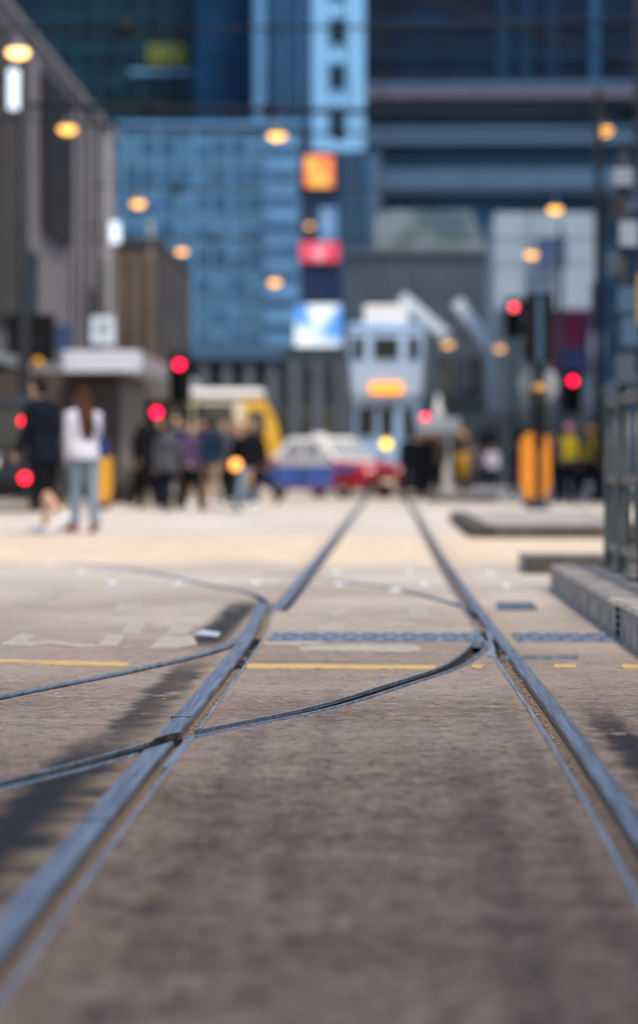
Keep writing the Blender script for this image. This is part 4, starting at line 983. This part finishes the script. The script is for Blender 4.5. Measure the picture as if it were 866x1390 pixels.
# right side boards
RS = 118.
rp = W(846, 600, RS)
root = thing('stop_post', 'dark tram stop post stacked with grey and blue boards at the right edge', 'sign', (rp.x, rp.y, .0), 0)
one('dark_grey', lambda m: (m.tube([(0, .12, 0), (0, .12, 4.4)], .06, 12), m.lathe((0, .12, 0), [(.16, 0), (.16, .03), (.07, .08)], 14))).build('pole', root)
for py0, py1, x0, x1, key in ((228, 252, 832, 858, 'right_grey'), (262, 300, 826, 846, 'dark_grey'), (300, 334, 840, 866, 'right_grey'), (342, 372, 822, 842, 'block_grey'), (390, 424, 838, 870, 'band_light'), (430, 470, 842, 880, 'band_light'), (480, 520, 836, 862, 'block_grey')):
    one(key, lambda m: m.box((x0 - 846) / RS, (x1 - 846) / RS, 0, .05, Z(py1, RS), Z(py0, RS), c=.008)).build('board', root)
rp2 = W(874, 600, 126)
root = thing('stop_post', 'slender yellow striped post at the extreme right edge', 'sign', (rp2.x, rp2.y, 0))
one('dark_grey', lambda m: m.tube([(0, 0, 0), (0, 0, 4.6)], .05, 12)).build('pole', root)
one('yellow_sign', lambda m: m.box(-.09, .14, -.09, -.055, Z(440, 126), Z(372, 126), c=.008)).build('board', root)

# far tram stop roof right of the tram
s = 50.; a = W(597, 600, s)
root = thing('stop_shelter', 'pale grey tram stop roof on white posts right of the tram', 'shelter', (a.x, a.y, .14))
one('canopy_side', lambda m: m.box(-.62, .55, 0, 7, Z(588, s) - .14, Z(568, s) - .14, c=.05)).build('roof', root)
one('white', lambda m: m.lathe((-.05, .3, Z(568, s) - .142), [(.22, 0), (.12, .25), (.05, .55), (.01, .7)], 12)).build('finial', root)
for yy in (.3, 3.4, 6.5): one('white', lambda m: m.box(.10, .30, yy, yy + .15, 0, Z(588, s) - .143, c=.02)).build('post', root)

# poles and overhead wires
def pole(label, px, s, h, r=.09, key='mid_grey', group='overhead wire poles'):
    p = W(px, 600, s)
    root = thing('overhead_pole', label, 'pole', (p.x, p.y, 0), 0, group)
    one(key, lambda m: (m.tube([(0, 0, 0), (0, 0, 1), (0, 0, h)], [r, r * .95, r * .7], 14))).build('shaft', root)
    one(key, lambda m: m.lathe((0, 0, 0), [(r * 2, 0), (r * 2, .06), (r * 1.4, .12), (r * 1.15, .5)], 14)).build('base', root)
    return p
pole('dark pole at the left in front of the brown panel', 33, 68, 9.3, .13, 'dark_grey')
pole('slim grey pole left of the square white road sign', 147, 52, 9.5, .09)
pole('slim grey pole in front of the tan columns', 205, 40, 9.2, .10)
pole('dark slim pole right of the pale tall block', 760, 44, 8.2, .10, 'block_grey')
pole('dark pole by the street front at the right', 812, 58, 9.6, .11, 'dark_grey')
LAMPS = [(25, 72, 71, 'amber_warm', 1.0, 'brightest one at the upper left corner', 0), (92, 176, 57.2, 'amber_lamp', 1., 'second of the left row', 1), (188, 277, 44.5, 'amber_lamp', 1., 'third of the left row', 2), (247, 342, 36.7, 'amber_lamp', .95, 'last of the left row', 3),
         (376, 185, 57.2, 'amber_lamp', 1., 'in the middle, upper one', 1), (373, 384, 33, 'amber_lamp', 1.15, 'in the middle, lower one left of the screens', 4),
         (820, 178, 57.2, 'amber_lamp', 1., 'highest of the right row', 1), (753, 285, 44.5, 'amber_lamp', 1., 'second of the right row', 2), (721, 346, 36.7, 'amber_lamp', 1.05, 'last of the right row', 3),
         (608, 468, 32, 'amber_dim', 1.1, 'right of the tram roof', 5), (678, 474, 32, 'amber_dim', 1.0, 'at the foot of the right pale beam', 5), (420, 307, 23.4, 'amber_dim', 1.1, 'faint one between the screens', 6)]
WIRES = [(71, -160, 38, 1000, 24, .10, .030), (57.2, -120, 140, 1010, 152, .08, .070), (44.5, 70, 252, 862, 256, .08, .032), (36.7, 205, 322, 806, 324, .05, .03), (33, 226, 362, 800, 358, .05, .028), (32, 470, 452, 800, 452, .04, .028), (23.4, 409, 288, 462, 288, .0, .03)]
def wire_z(k, px):
    s_, xa, ya, xb, yb, d_, r_ = WIRES[k]; t_ = (px - xa) / (xb - xa)
    return CAMH + (HOR - (ya + (yb - ya) * t_)) / s_ - 4 * d_ * t_ * (1 - t_)
l0 = None
for px, py, s, key, k, wh, wk in LAMPS:
    p = W(px, py, s)
    root = thing('hanging_lamp', 'lit amber street lamp, %s' % wh, 'street lamp', tuple(p), 0, 'lit street lamps over the road')
    q = k
    one(key, lambda m: m.lathe((0, 0, 0), [(.02, -.10 * q), (.10 * q, -.09 * q), (.18 * q, -.05 * q), (.21 * q, .0), (.20 * q, .05 * q)], 18)).build('globe', root)
    one('mid_grey', lambda m: m.lathe((0, 0, 0), [(.22 * q, .052 * q), (.21 * q, .075 * q), (.14 * q, .13 * q), (.05, .17 * q), (.03, .26 * q)], 18)).build('hood', root)
    one('mid_grey', lambda m: m.tube([(0, 0, .25 * q), (0, 0, max(.3, wire_z(wk, px) - p.z))], .016, 6)).build('rod', root)
# span wires at each row of lamps, slung between the two sides of the street
def wire(name, label, pts, r, ins=()):
    root = thing(name, label, 'overhead wire', pts[0], 0, 'overhead wires')
    P0 = Vector(pts[0]); one('black', lambda m: m.tube([Vector(p) - P0 for p in pts], r, 8)).build('cable', root)
    for i in ins: one('black', lambda m: m.lathe(Vector(i) - P0, [(.03, -.16), (.13, -.12), (.16, 0), (.13, .12), (.03, .16)], 12)).build('insulator', root)
def sag(a, b, d, n=14): return [a.lerp(b, i / n) - Vector((0, 0, 4 * d * (i / n) * (1 - i / n))) for i in range(n + 1)]
def span(label, pxa, pya, pxb, pyb, s, d, r, ins=()):
    a, b = W(pxa, pya, s), W(pxb, pyb, s); pts = sag(a, b, d)
    wire('span_wire', label, pts, r, [pts[i] for i in ins])
for (s_, xa, ya, xb, yb, d_, r_), lab, ins in zip(WIRES, ('thin span wire near the top of the picture carrying the brightest lamp', 'thick dark span wire crossing the whole street and carrying three lamps', 'thin span wire carrying the second lamps of both rows',
     'thin far span wire carrying the last lamps of both rows', 'thin span wire carrying the single lamp left of the screens', 'short span wire carrying the two dim lamps right of the tram', 'short bracket wire on the sign tower carrying the faint lamp'), ((4,), (4, 6, 12), (3, 6), (2,), (), (), ())):
    span(lab, xa, ya, xb, yb, s_, d_, r_, ins)
span('slack thin wire just under the thick span wire', -60, 155, 980, 172, 60, .30, .03, (7,))
span('thin slanting wire in the upper right corner', 560, -10, 1000, 120, 66, .1, .03)
for x, lab in ((-.45, 'contact wire over the left rail running along the track'), (-.05, 'contact wire over the middle of the track')):
    wire('contact_wire', lab, [Vector((x, -4, 5.5)), Vector((x, 40, 5.45)), Vector((x, 118, 5.5))], .007)

# ------------------------------------------------------------------ buildings
def win_grid(root, x0, x1, z0, z1, nx, nz, y, fw, fh, key, frame=None, name='window', depth=.05):
    m = MB().use(frame or key); dx, dz = (x1 - x0) / nx, (z1 - z0) / nz; a, b = dx * fw / 2, dz * fh / 2
    if frame: m.box(-a - .14, a + .14, -.10, .02, -b - .14, b + .14); m.use(key); m.box(-a, a, -.13, -.05, -b, b)
    else: m.box(-a, a, -depth, .02, -b, b)
    me = m.mesh(name); var = [me]
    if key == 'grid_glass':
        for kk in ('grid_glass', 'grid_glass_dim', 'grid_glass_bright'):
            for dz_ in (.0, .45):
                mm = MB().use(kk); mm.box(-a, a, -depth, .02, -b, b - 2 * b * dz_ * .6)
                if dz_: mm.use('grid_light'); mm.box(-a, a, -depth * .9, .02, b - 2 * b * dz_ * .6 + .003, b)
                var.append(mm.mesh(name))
    for i in range(nx):
        for j in range(nz):
            o = bpy.data.objects.new(name, random.choice(var)); COL.objects.link(o); o.parent = root
            o.location = (x0 + dx * (i + .5), y, z0 + dz * (j + .5))
def fbox(px0, px1, py0, py1, s): 
    a, b = W(px0, py1, s), W(px1, py0, s); return a.x, b.x, max(a.z, 0.), b.z, (a.y + b.y) / 2
def block(name, label, cat, px0, px1, pytop, s, depth, key, pybase=None, group=None, part='wall', extra=0.):
    x0, x1, z0, z1, y = fbox(px0, px1, pytop, pybase or 640, s)
    if pybase is None: z0 = .0
    root = thing(name, label, cat, (x0, y, 0), 0, group)
    one(key, lambda m: m.box(0, x1 - x0, 0, depth, z0, z1 + extra)).build(part, root)
    return root, x1 - x0, z0, z1 + extra, y
T = 'tall buildings closing the street'
# left facade receding along the street
def left_building():
    xw = -8.9; y0, y1 = 40., 84.5; H = 11.5
    root = thing('street_building', 'grey clad building with a dark brown panel receding along the left pavement', 'building', (xw, y0, 0))
    L = y1 - y0
    one('wall_left', lambda m: m.box(-16, 0, 0, L, 2.9, H)).build('wall', root)
    one('wall_left_dark', lambda m: m.box(-16, -.6, .1, L - .1, 0, 2.897)).build('shopfront', root)
    one('wall_left', lambda m: m.box(-16.3, .10, -.1, L + .1, H + .002, H + .25, c=.04)).build('cornice', root)
    one('wall_left_dark', lambda m: m.box(.003, .16, 26, 31.3, 6.9, 11.0, c=.02)).build('dark_panel', root)
    one('wall_brown', lambda m: m.box(.003, .10, 4, 22.5, 4.2, 11.0, c=.02)).build('brown_panel', root)
    for a, b in ((22.9, 25.4), (36.5, 38.5)): one('glass', lambda m: m.box(.003, .05, a, b, 3.6, 6.2)).build('window', root)
    one('canopy_side', lambda m: m.box(.002, .5, 10, L - 1, 3.05, 3.3, c=.03)).build('awning', root)
    for i in range(5): one('wall_left_dark', lambda m: m.box(.003, .06, 32.5 + i * 2.3, 32.65 + i * 2.3, 3.4, H - .02)).build('joint', root)
    for i in range(9): one('glass', lambda m: m.box(-.597, -.56, 2 + i * 4.6, 5.6 + i * 4.6, .4, 2.7)).build('shop_window', root)
left_building()
r_, w_, z0, z1, y = block('street_building', 'tan and brown stone building with upright columns beyond the grey facade', 'building', 120, 216, 332, 40, 14, 'wall_brown')
for i in range(5):
    one('wall_tan', lambda m: m.box(.05 + i * w_ / 5, .05 + i * w_ / 5 + w_ / 9, -.25, -.003, 0, z1 - .3, c=.03)).build('column', r_)
one('wall_brown', lambda m: m.box(-.05, w_ + .05, -.1, 14, z1 + .002, z1 + .2)).build('cornice', r_)
one('glass', lambda m: m.box(w_ * .1, w_ * .9, -.02, -.002, 3.2, 5.4)).build('window', r_)
# pale blue grid tower
r_, w_, z0, z1, y = block('office_tower', 'pale blue office block with a regular grid of windows behind the left street lamps', 'building', 160, 408, 172, 13.2, 20, 'grid_wall', group=T)
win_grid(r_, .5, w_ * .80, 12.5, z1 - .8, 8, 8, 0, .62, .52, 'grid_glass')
for i in range(9): one('grid_light', lambda m: m.box(w_ * .81 - .1, w_ - .25, -.32, -.003, 13.0 + i * 2.6, 14.7 + i * 2.6)).build('spandrel', r_)
one('grid_light', lambda m: m.box(-.2, w_ + .2, -.45, 20, z1 + .003, z1 + .5)).build('cornice', r_)
one('grid_light', lambda m: [m.box(w_ * t_ - .18, w_ * t_ + .18, -.3, -.003, 10., z1) for t_ in (.02, .22, .42, .62)]).build('pier', r_)
# towers behind it
def fins(root, w, z0, z1, n, key, t=.35, d=.5, name='mullion'):
    one(key, lambda m: [m.box(w * (i + .5) / n - t / 2, w * (i + .5) / n + t / 2, -d, -.003, z0, z1) for i in range(n)]).build(name, root)
r_, w_, z0, z1, y = block('office_tower', 'dark teal tower in the upper left with a yellow green netted patch', 'building', 60, 268, -120, 10.5, 20, 'teal_dark', group=T)
fins(r_, w_, 20, z1, 7, 'teal_mid', .7)
one('teal_mid', lambda m: [m.box(0, w_, -.35, -.004, 46 + i * 4.2, 47 + i * 4.2) for i in range(7)]).build('spandrel', r_)
one('green_net', lambda m: m.box(w_ * .68, w_ * .94, -1.2, -.55, Z(90, 10.5), Z(62, 10.5), c=.1)).build('netting', r_)
one('grid_light', lambda m: m.box(w_ * .56, w_ * .97, -.9, -.55, Z(102, 10.5), Z(96, 10.5))).build('ledge', r_)
r_, w_, z0, z1, y = block('office_tower', 'deep blue glass tower above the office block', 'building', 264, 346, -120, 11.0, 20, 'blue_glass', group=T)
fins(r_, w_, 30, z1, 4, 'mid_blue', .1, .2); one('blue_glass', lambda m: [m.box(0, w_, -.12, -.005, 40 + i * 3.8, 40.8 + i * 3.8) for i in range(9)]).build('spandrel', r_)
r_, w_, z0, z1, y = block('office_tower', 'steel blue clad tower between the deep blue glass and the white tower', 'building', 345, 424, -120, 11.3, 20, 'mid_blue', group=T)
one('grid_light', lambda m: m.box(.0, w_ * .18, -.4, -.003, 20, z1)).build('pier', r_); fins(r_, w_, 30, z1, 3, 'grid_wall', .3, .3)
r_, w_, z0, z1, y = block('office_tower', 'slender white tower with a column of small dark windows at the top centre', 'building', 424, 494, -120, 17.5, 8, 'white_tower', 212, group=T)
for py in (-100, -60, -20, 42, 104, 162):
    f = one('grid_light', lambda m: m.box(w_ * .30, w_ * .68, -.10, -.003, Z(py + 22, 17.5), Z(py - 20, 17.5))).build('window', r_)
    one('teal_dark', lambda m: m.box(w_ * .34, w_ * .64, -.14, -.06, Z(py + 17, 17.5), Z(py - 16, 17.5))).build('pane', f)
one('block_grey', lambda m: m.box(.02, w_ - .02, .02, 7.9, 0, z0 - .003)).build('lower_wall', r_)
# LED tower
r_, w_, z0, z1, y = block('screen_tower', 'dark sign tower carrying lit advertising screens in the centre', 'sign', 409, 462, 205, 22.5, 3, 'led_body', 500)
one('block_grey', lambda m: m.box(.1, w_ - .1, .2, 2.8, 0, z0 - .003)).build('base', r_)
for nm, key, a, b, c, d in (('orange_screen', 'scr_orange', 414, 452, 212, 254), ('blue_screen', 'scr_blue', 434, 458, 282, 330), ('red_screen', 'scr_red', 408, 460, 329, 355), ('white_screen', 'scr_white', 401, 463, 414, 482)):
    x0 = (a - 409) / 22.5; x1 = (b - 409) / 22.5
    one(key, lambda m: m.box(x0, x1, -.32, -.02, Z(d, 22.5), Z(c, 22.5), c=.02)).build(nm, r_)
r_, w_, z0, z1, y = block('office_tower', 'slate grey narrow block just right of the screens', 'building', 455, 516, 205, 19, 12, 'block_grey', group=T)
fins(r_, w_, 2, z1, 4, 'mid_blue', .4, .3); one('band_light', lambda m: m.box(w_ * .72, w_ * .95, -.35, -.003, 8, z1 - .5)).build('pier', r_)
# banded building on the right
s = 16.
r_, w_, z0, z1, y = block('office_building', 'wide dark blue building with pale horizontal bands across the upper right', 'building', 496, 960, 122, s, 26, 'band_dark', group=T)
for py0, py1, key in ((174, 196, 'band_light'), (230, 262, 'band_light'), (140, 150, 'navy_fin'), (268, 276, 'navy_fin')):
    one(key, lambda m: m.box(-.05, w_, -.6, -.003, Z(py1, s), Z(py0, s), c=.05)).build('spandrel', r_)
one('band_pink', lambda m: m.box(-.3, w_, -1.0, 1., Z(135, s), z1 + .003 + .0, c=.05)).build('cornice', r_)
one('band_light', lambda m: m.box(-.3, w_, -1.1, -.95, Z(122, s), Z(113, s))).build('parapet', r_)
for i in range(40): one('navy_fin', lambda m: m.box(i * .75, i * .75 + .1, -.22, -.003, 20, z1 - 1.2)).build('mullion', r_)
s = 13.
r_, w_, z0, z1, y = block('office_tower', 'navy glass tower filling the upper right corner', 'building', 494, 960, -140, s, 20, 'navy_glass', group=T)
one('navy_fin', lambda m: [m.box(0, w_, -.3, -.003, 40 + i * 3.6, 40.7 + i * 3.6) for i in range(7)]).build('spandrel', r_)
one('navy_fin', lambda m: [m.box((a - 494) / s, (b - 494) / s, -.5, -.003, 20, z1) for a, b in ((672, 690), (704, 720), (740, 756))]).build('pier', r_)
one('mid_blue', lambda m: m.box((799 - 494) / s, (812 - 494) / s, -.7, -.003, 20, z1)).build('light_pier', r_)
# billboard and the grey hall under it
r_, w_, z0, z1, y = block('station_hall', 'slate grey hall under the wide picture billboard right of the tram', 'building', 470, 690, 345, 27.5, 14, 'block_grey')
for a, b in ((596, 622), (628, 652)):
    one('glass', lambda m: m.box((a - 470) / 27.5, (b - 470) / 27.5, -.05, -.003, Z(538, 27.5), Z(484, 27.5))).build('window', r_)
one('podium', lambda m: m.box(0, w_, -.6, -.004, Z(640, 27.5), Z(545, 27.5))).build('entrance_band', r_)
fins(r_, w_, 4.6, z1, 10, 'podium_col', .12, .1, 'joint')
one('podium_col', lambda m: m.box(-.05, w_ + .05, -.2, 14, z1 + .003, z1 + .25)).build('cornice', r_)
s = 27.2; x0, x1, zb, zt, y = fbox(509, 672, 287, 352, s)
root = thing('billboard', 'wide landscape picture billboard with a sagging lower edge', 'billboard', (x0, y - .6, 0))
w = x1 - x0
poly = [(0, zb + .1), (w * .25, zb + .05), (w * .5, zb - .25), (w * .75, zb - .6), (w, zb - .9), (w, zt), (0, zt)]
one('billboard', lambda m: m.prism_y(poly[:5] + [(w * .80, zt), (0, zt)][::1], -.02, .03)).build('picture', root)
one('band_dark', lambda m: m.prism_y([(x + (.0), z) for x, z in [(-.1, zb - .05), (w * .5, zb - .4), (w + .1, zb - 1.05), (w + .1, zt + .1), (-.1, zt + .1)]], .034, .3)).build('backing', root)
one('dark_grey', lambda m: [m.box(w * t_, w * t_ + .2, .31, .55, 6, zt - .5) for t_ in (.2, .7)]).build('support', root)
# pale block
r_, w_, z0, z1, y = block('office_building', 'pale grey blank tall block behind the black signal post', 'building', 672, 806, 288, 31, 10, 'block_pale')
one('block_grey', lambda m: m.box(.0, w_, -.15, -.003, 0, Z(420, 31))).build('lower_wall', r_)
one('podium', lambda m: m.box(.2, w_ - .2, -.4, -.16, 0, Z(590, 31))).build('shopfront', r_)
one('block_grey', lambda m: [m.box(w_ * t_, w_ * t_ + .06, -.03, -.003, Z(415, 31), z1) for t_ in (.33, .66)]).build('joint', r_)
box_sign('shop_sign', 'dark blue hanging sign on the pale tall block', 'sign', 728, 768, 322, 362, 31.25, 'blue_sign', .3, 'signs on the right', None, None, False)
one_ = box_sign('shop_sign', 'dull magenta sign board right of the black signal post', 'sign', 748, 800, 420, 472, 40, 'magenta_sign', .3, 'signs on the right', None)
box_sign('shop_sign', 'dull magenta narrow upright sign under the magenta board', 'sign', 746, 757, 474, 510, 40.5, 'magenta_sign', .2, 'signs on the right', None)
box_sign('shop_sign', 'pale upright sign beside the magenta boards', 'sign', 802, 826, 384, 448, 45, 'band_light', .2, 'signs on the right', None)
box_sign('shop_sign', 'small white square sign under the pale upright sign', 'sign', 800, 820, 452, 482, 46, 'light_steel', .2, 'signs on the right', None)
box_sign('shop_sign', 'bluish low sign board behind the workers', 'sign', 760, 800, 470, 510, 36, 'blue_sign', .2, 'signs on the right', None)
# right street front
def right_building():
    xw = 8.6; y0, y1 = 45., 90.
    root = thing('street_building', 'weathered dark street front with ledges along the right pavement', 'building', (xw, y0, 0)); L = y1 - y0
    one('right_wall', lambda m: m.box(0, 14, 0, L, 3.2, 22.5)).build('wall', root)
    one('podium', lambda m: m.box(.5, 14, .1, L - .1, 0, 3.197)).build('shopfront', root)
    one('right_grey', lambda m: [m.box(-.25, -.003, 8, L, 6.2 + i * 3.3, 6.6 + i * 3.3) for i in range(2)]).build('ledge', root)
    for i in range(8):
        for j in range(4): one('glass_pale' if (i + j) % 3 == 0 and j < 2 else 'teal_dark', lambda m: m.box(-.03, -.003, 3 + i * 5, 6.6 + i * 5, 3.9 + j * 3.3, 5.9 + j * 3.3)).build('window', root)
    for a, b, c, d, key in ((30, 33, 4.4, 6.8, 'right_grey'), (36, 37.5, 5.4, 8.8, 'band_light'), (22, 24, 3.6, 5.4, 'magenta_sign'), (14, 16, 6, 9, 'right_grey')):
        one(key, lambda m: m.box(-1.3, -.01, a, a + .2, c, d)).build('projecting_sign', root)
    one('canopy_side', lambda m: m.box(-1.6, .4, 10, L, 3.2, 3.4)).build('awning', root)
right_building()
root = thing('street_building', 'added tall grey building, unseen on the right, shading the nearest stretch of track', 'building', (6.8, -48, 0))  # added unseen building, placed and sized to shade the near road
one('right_grey', lambda m: m.box(0, 22, 0, 42, 3.6, 25)).build('wall', root)
one('podium', lambda m: m.box(.4, 22, .1, 41.9, 0, 3.597)).build('shopfront', root)
one('canopy_side', lambda m: m.box(-.3, 22.3, -.3, 42.3, 25.003, 25.6)).build('cornice', root)
for j in range(6): one('glass', lambda m: m.box(-.05, -.003, 1, 41, 5 + j * 3.5, 6.8 + j * 3.5)).build('window', root)
# low podium behind the minibus
r_, w_, z0, z1, y = block('podium_building', 'low dark colonnaded building behind the minibus and the tram', 'building', 205, 480, 470, 30, 12, 'podium')
for i in range(9): one('podium_col', lambda m: m.box(.2 + i * w_ / 9, .2 + i * w_ / 9 + w_ / 24, -.4, -.003, 0, z1 - .7, c=.03)).build('column', r_)
one('band_light', lambda m: m.box(0, w_ * .66, -.6, -.003, z1 - .62, z1 + .1, c=.04)).build('cornice', r_)
for i in range(9): one('glass', lambda m: m.box(.2 + i * w_ / 9 + w_ / 22, .1 + (i + 1) * w_ / 9, -.03, -.003, .4, 3.6)).build('shop_window', r_)
r_, w_, z0, z1, y = block('low_building', 'dark low building in the distance behind the right crowd', 'building', 590, 830, 560, 33, 6, 'podium')
for i in range(5): one('glass', lambda m: m.box(.3 + i * w_ / 5, (i + 1) * w_ / 5 - .3, -.03, -.003, .3, 2.4)).build('shop_window', r_)
# two inclined pale glazed beams
for (xa, ya, xb, yb, wh) in ((545, 402, 606, 456, 'left one next to the tram roof board'), (620, 408, 668, 474, 'right one above the lamp')):
    s = 28.6; a, b = W(xa, ya, s), W(xb, yb, s)
    root = thing('inclined_canopy', 'pale slanting glazed escalator canopy, %s' % wh, 'canopy', tuple(a), 0, 'slanting glazed canopies'); d = b - a
    nrm = Vector((-d.z, 0, d.x)).normalized() * .26
    one('light_steel', lambda m: m.add([nrm * -1, d - nrm, d + nrm, nrm, Vector((0, 1, 0)) - nrm, d + Vector((0, 1, 0)) - nrm, d + Vector((0, 1, 0)) + nrm, Vector((0, 1, 0)) + nrm], [(0, 1, 2, 3), (7, 6, 5, 4), (0, 4, 5, 1), (1, 5, 6, 2), (2, 6, 7, 3), (3, 7, 4, 0)])).build('roof', root)
    one('mid_grey', lambda m: [m.tube([d * t_ + Vector((0, .5, -.2)), d * t_ + Vector((0, .5, -1.3))], .06, 8) for t_ in (.1, .4, .7, .95)]).build('strut', root)
# closing backdrop block so that no gap shows between the towers
r_, w_, z0, z1, y = block('office_tower', 'plain dark blue tower far behind all the others', 'building', -700, 1500, -150, 8.6, 10, 'teal_dark', group=T)
fins(r_, w_, 0, z1, 60, 'navy_fin', 1.2, .5)

# ------------------------------------------------------------------ camera, light, view
cam = bpy.data.cameras.new('Camera'); co = bpy.data.objects.new('Camera', cam); COL.objects.link(co); SC.camera = co
co.location = (0, 0, CAMH); co.rotation_euler = (R(90), 0, YAW)
cam.sensor_fit = 'VERTICAL'; cam.sensor_height = 36; cam.sensor_width = 24; cam.lens = F / 1390 * 36
cam.shift_y = (HOR - 695) / 1390
cam.clip_start = .05; cam.clip_end = 3000
cam.dof.use_dof = True; cam.dof.focus_distance = F * CAMH / (956 - HOR); cam.dof.aperture_fstop = cam.lens / 51.

SUN_EL, SUN_AZ = R(60), R(150)               # azimuth from +Y towards +X
w = bpy.data.worlds.new('World'); SC.world = w; w.use_nodes = True
N = w.node_tree.nodes; L = w.node_tree.links; bg = N['Background']
sk = N.new('ShaderNodeTexSky'); sk.sky_type = 'NISHITA'; sk.sun_disc = False; sk.sun_elevation = SUN_EL; sk.sun_rotation = SUN_AZ
sk.air_density = 1.0; sk.dust_density = 1.5
L.new(sk.outputs[0], bg.inputs['Color']); bg.inputs['Strength'].default_value = .085
sl = bpy.data.lights.new('Sun', 'SUN'); so = bpy.data.objects.new('Sun', sl); COL.objects.link(so)
sl.energy = 1.5; sl.angle = R(12); sl.color = (1, .87, .72)
d = Vector((math.sin(SUN_AZ) * math.cos(SUN_EL), math.cos(SUN_AZ) * math.cos(SUN_EL), math.sin(SUN_EL)))
so.rotation_euler = d.to_track_quat('Z', 'Y').to_euler(); so.location = d * 50
v = SC.view_settings; v.view_transform = 'Standard'; v.look = 'None'; v.exposure = 1.6; v.gamma = 1; v.use_curve_mapping = False
SC.cycles.filter_width = 1.0; SC.cycles.max_bounces = 5; SC.cycles.use_denoising = True
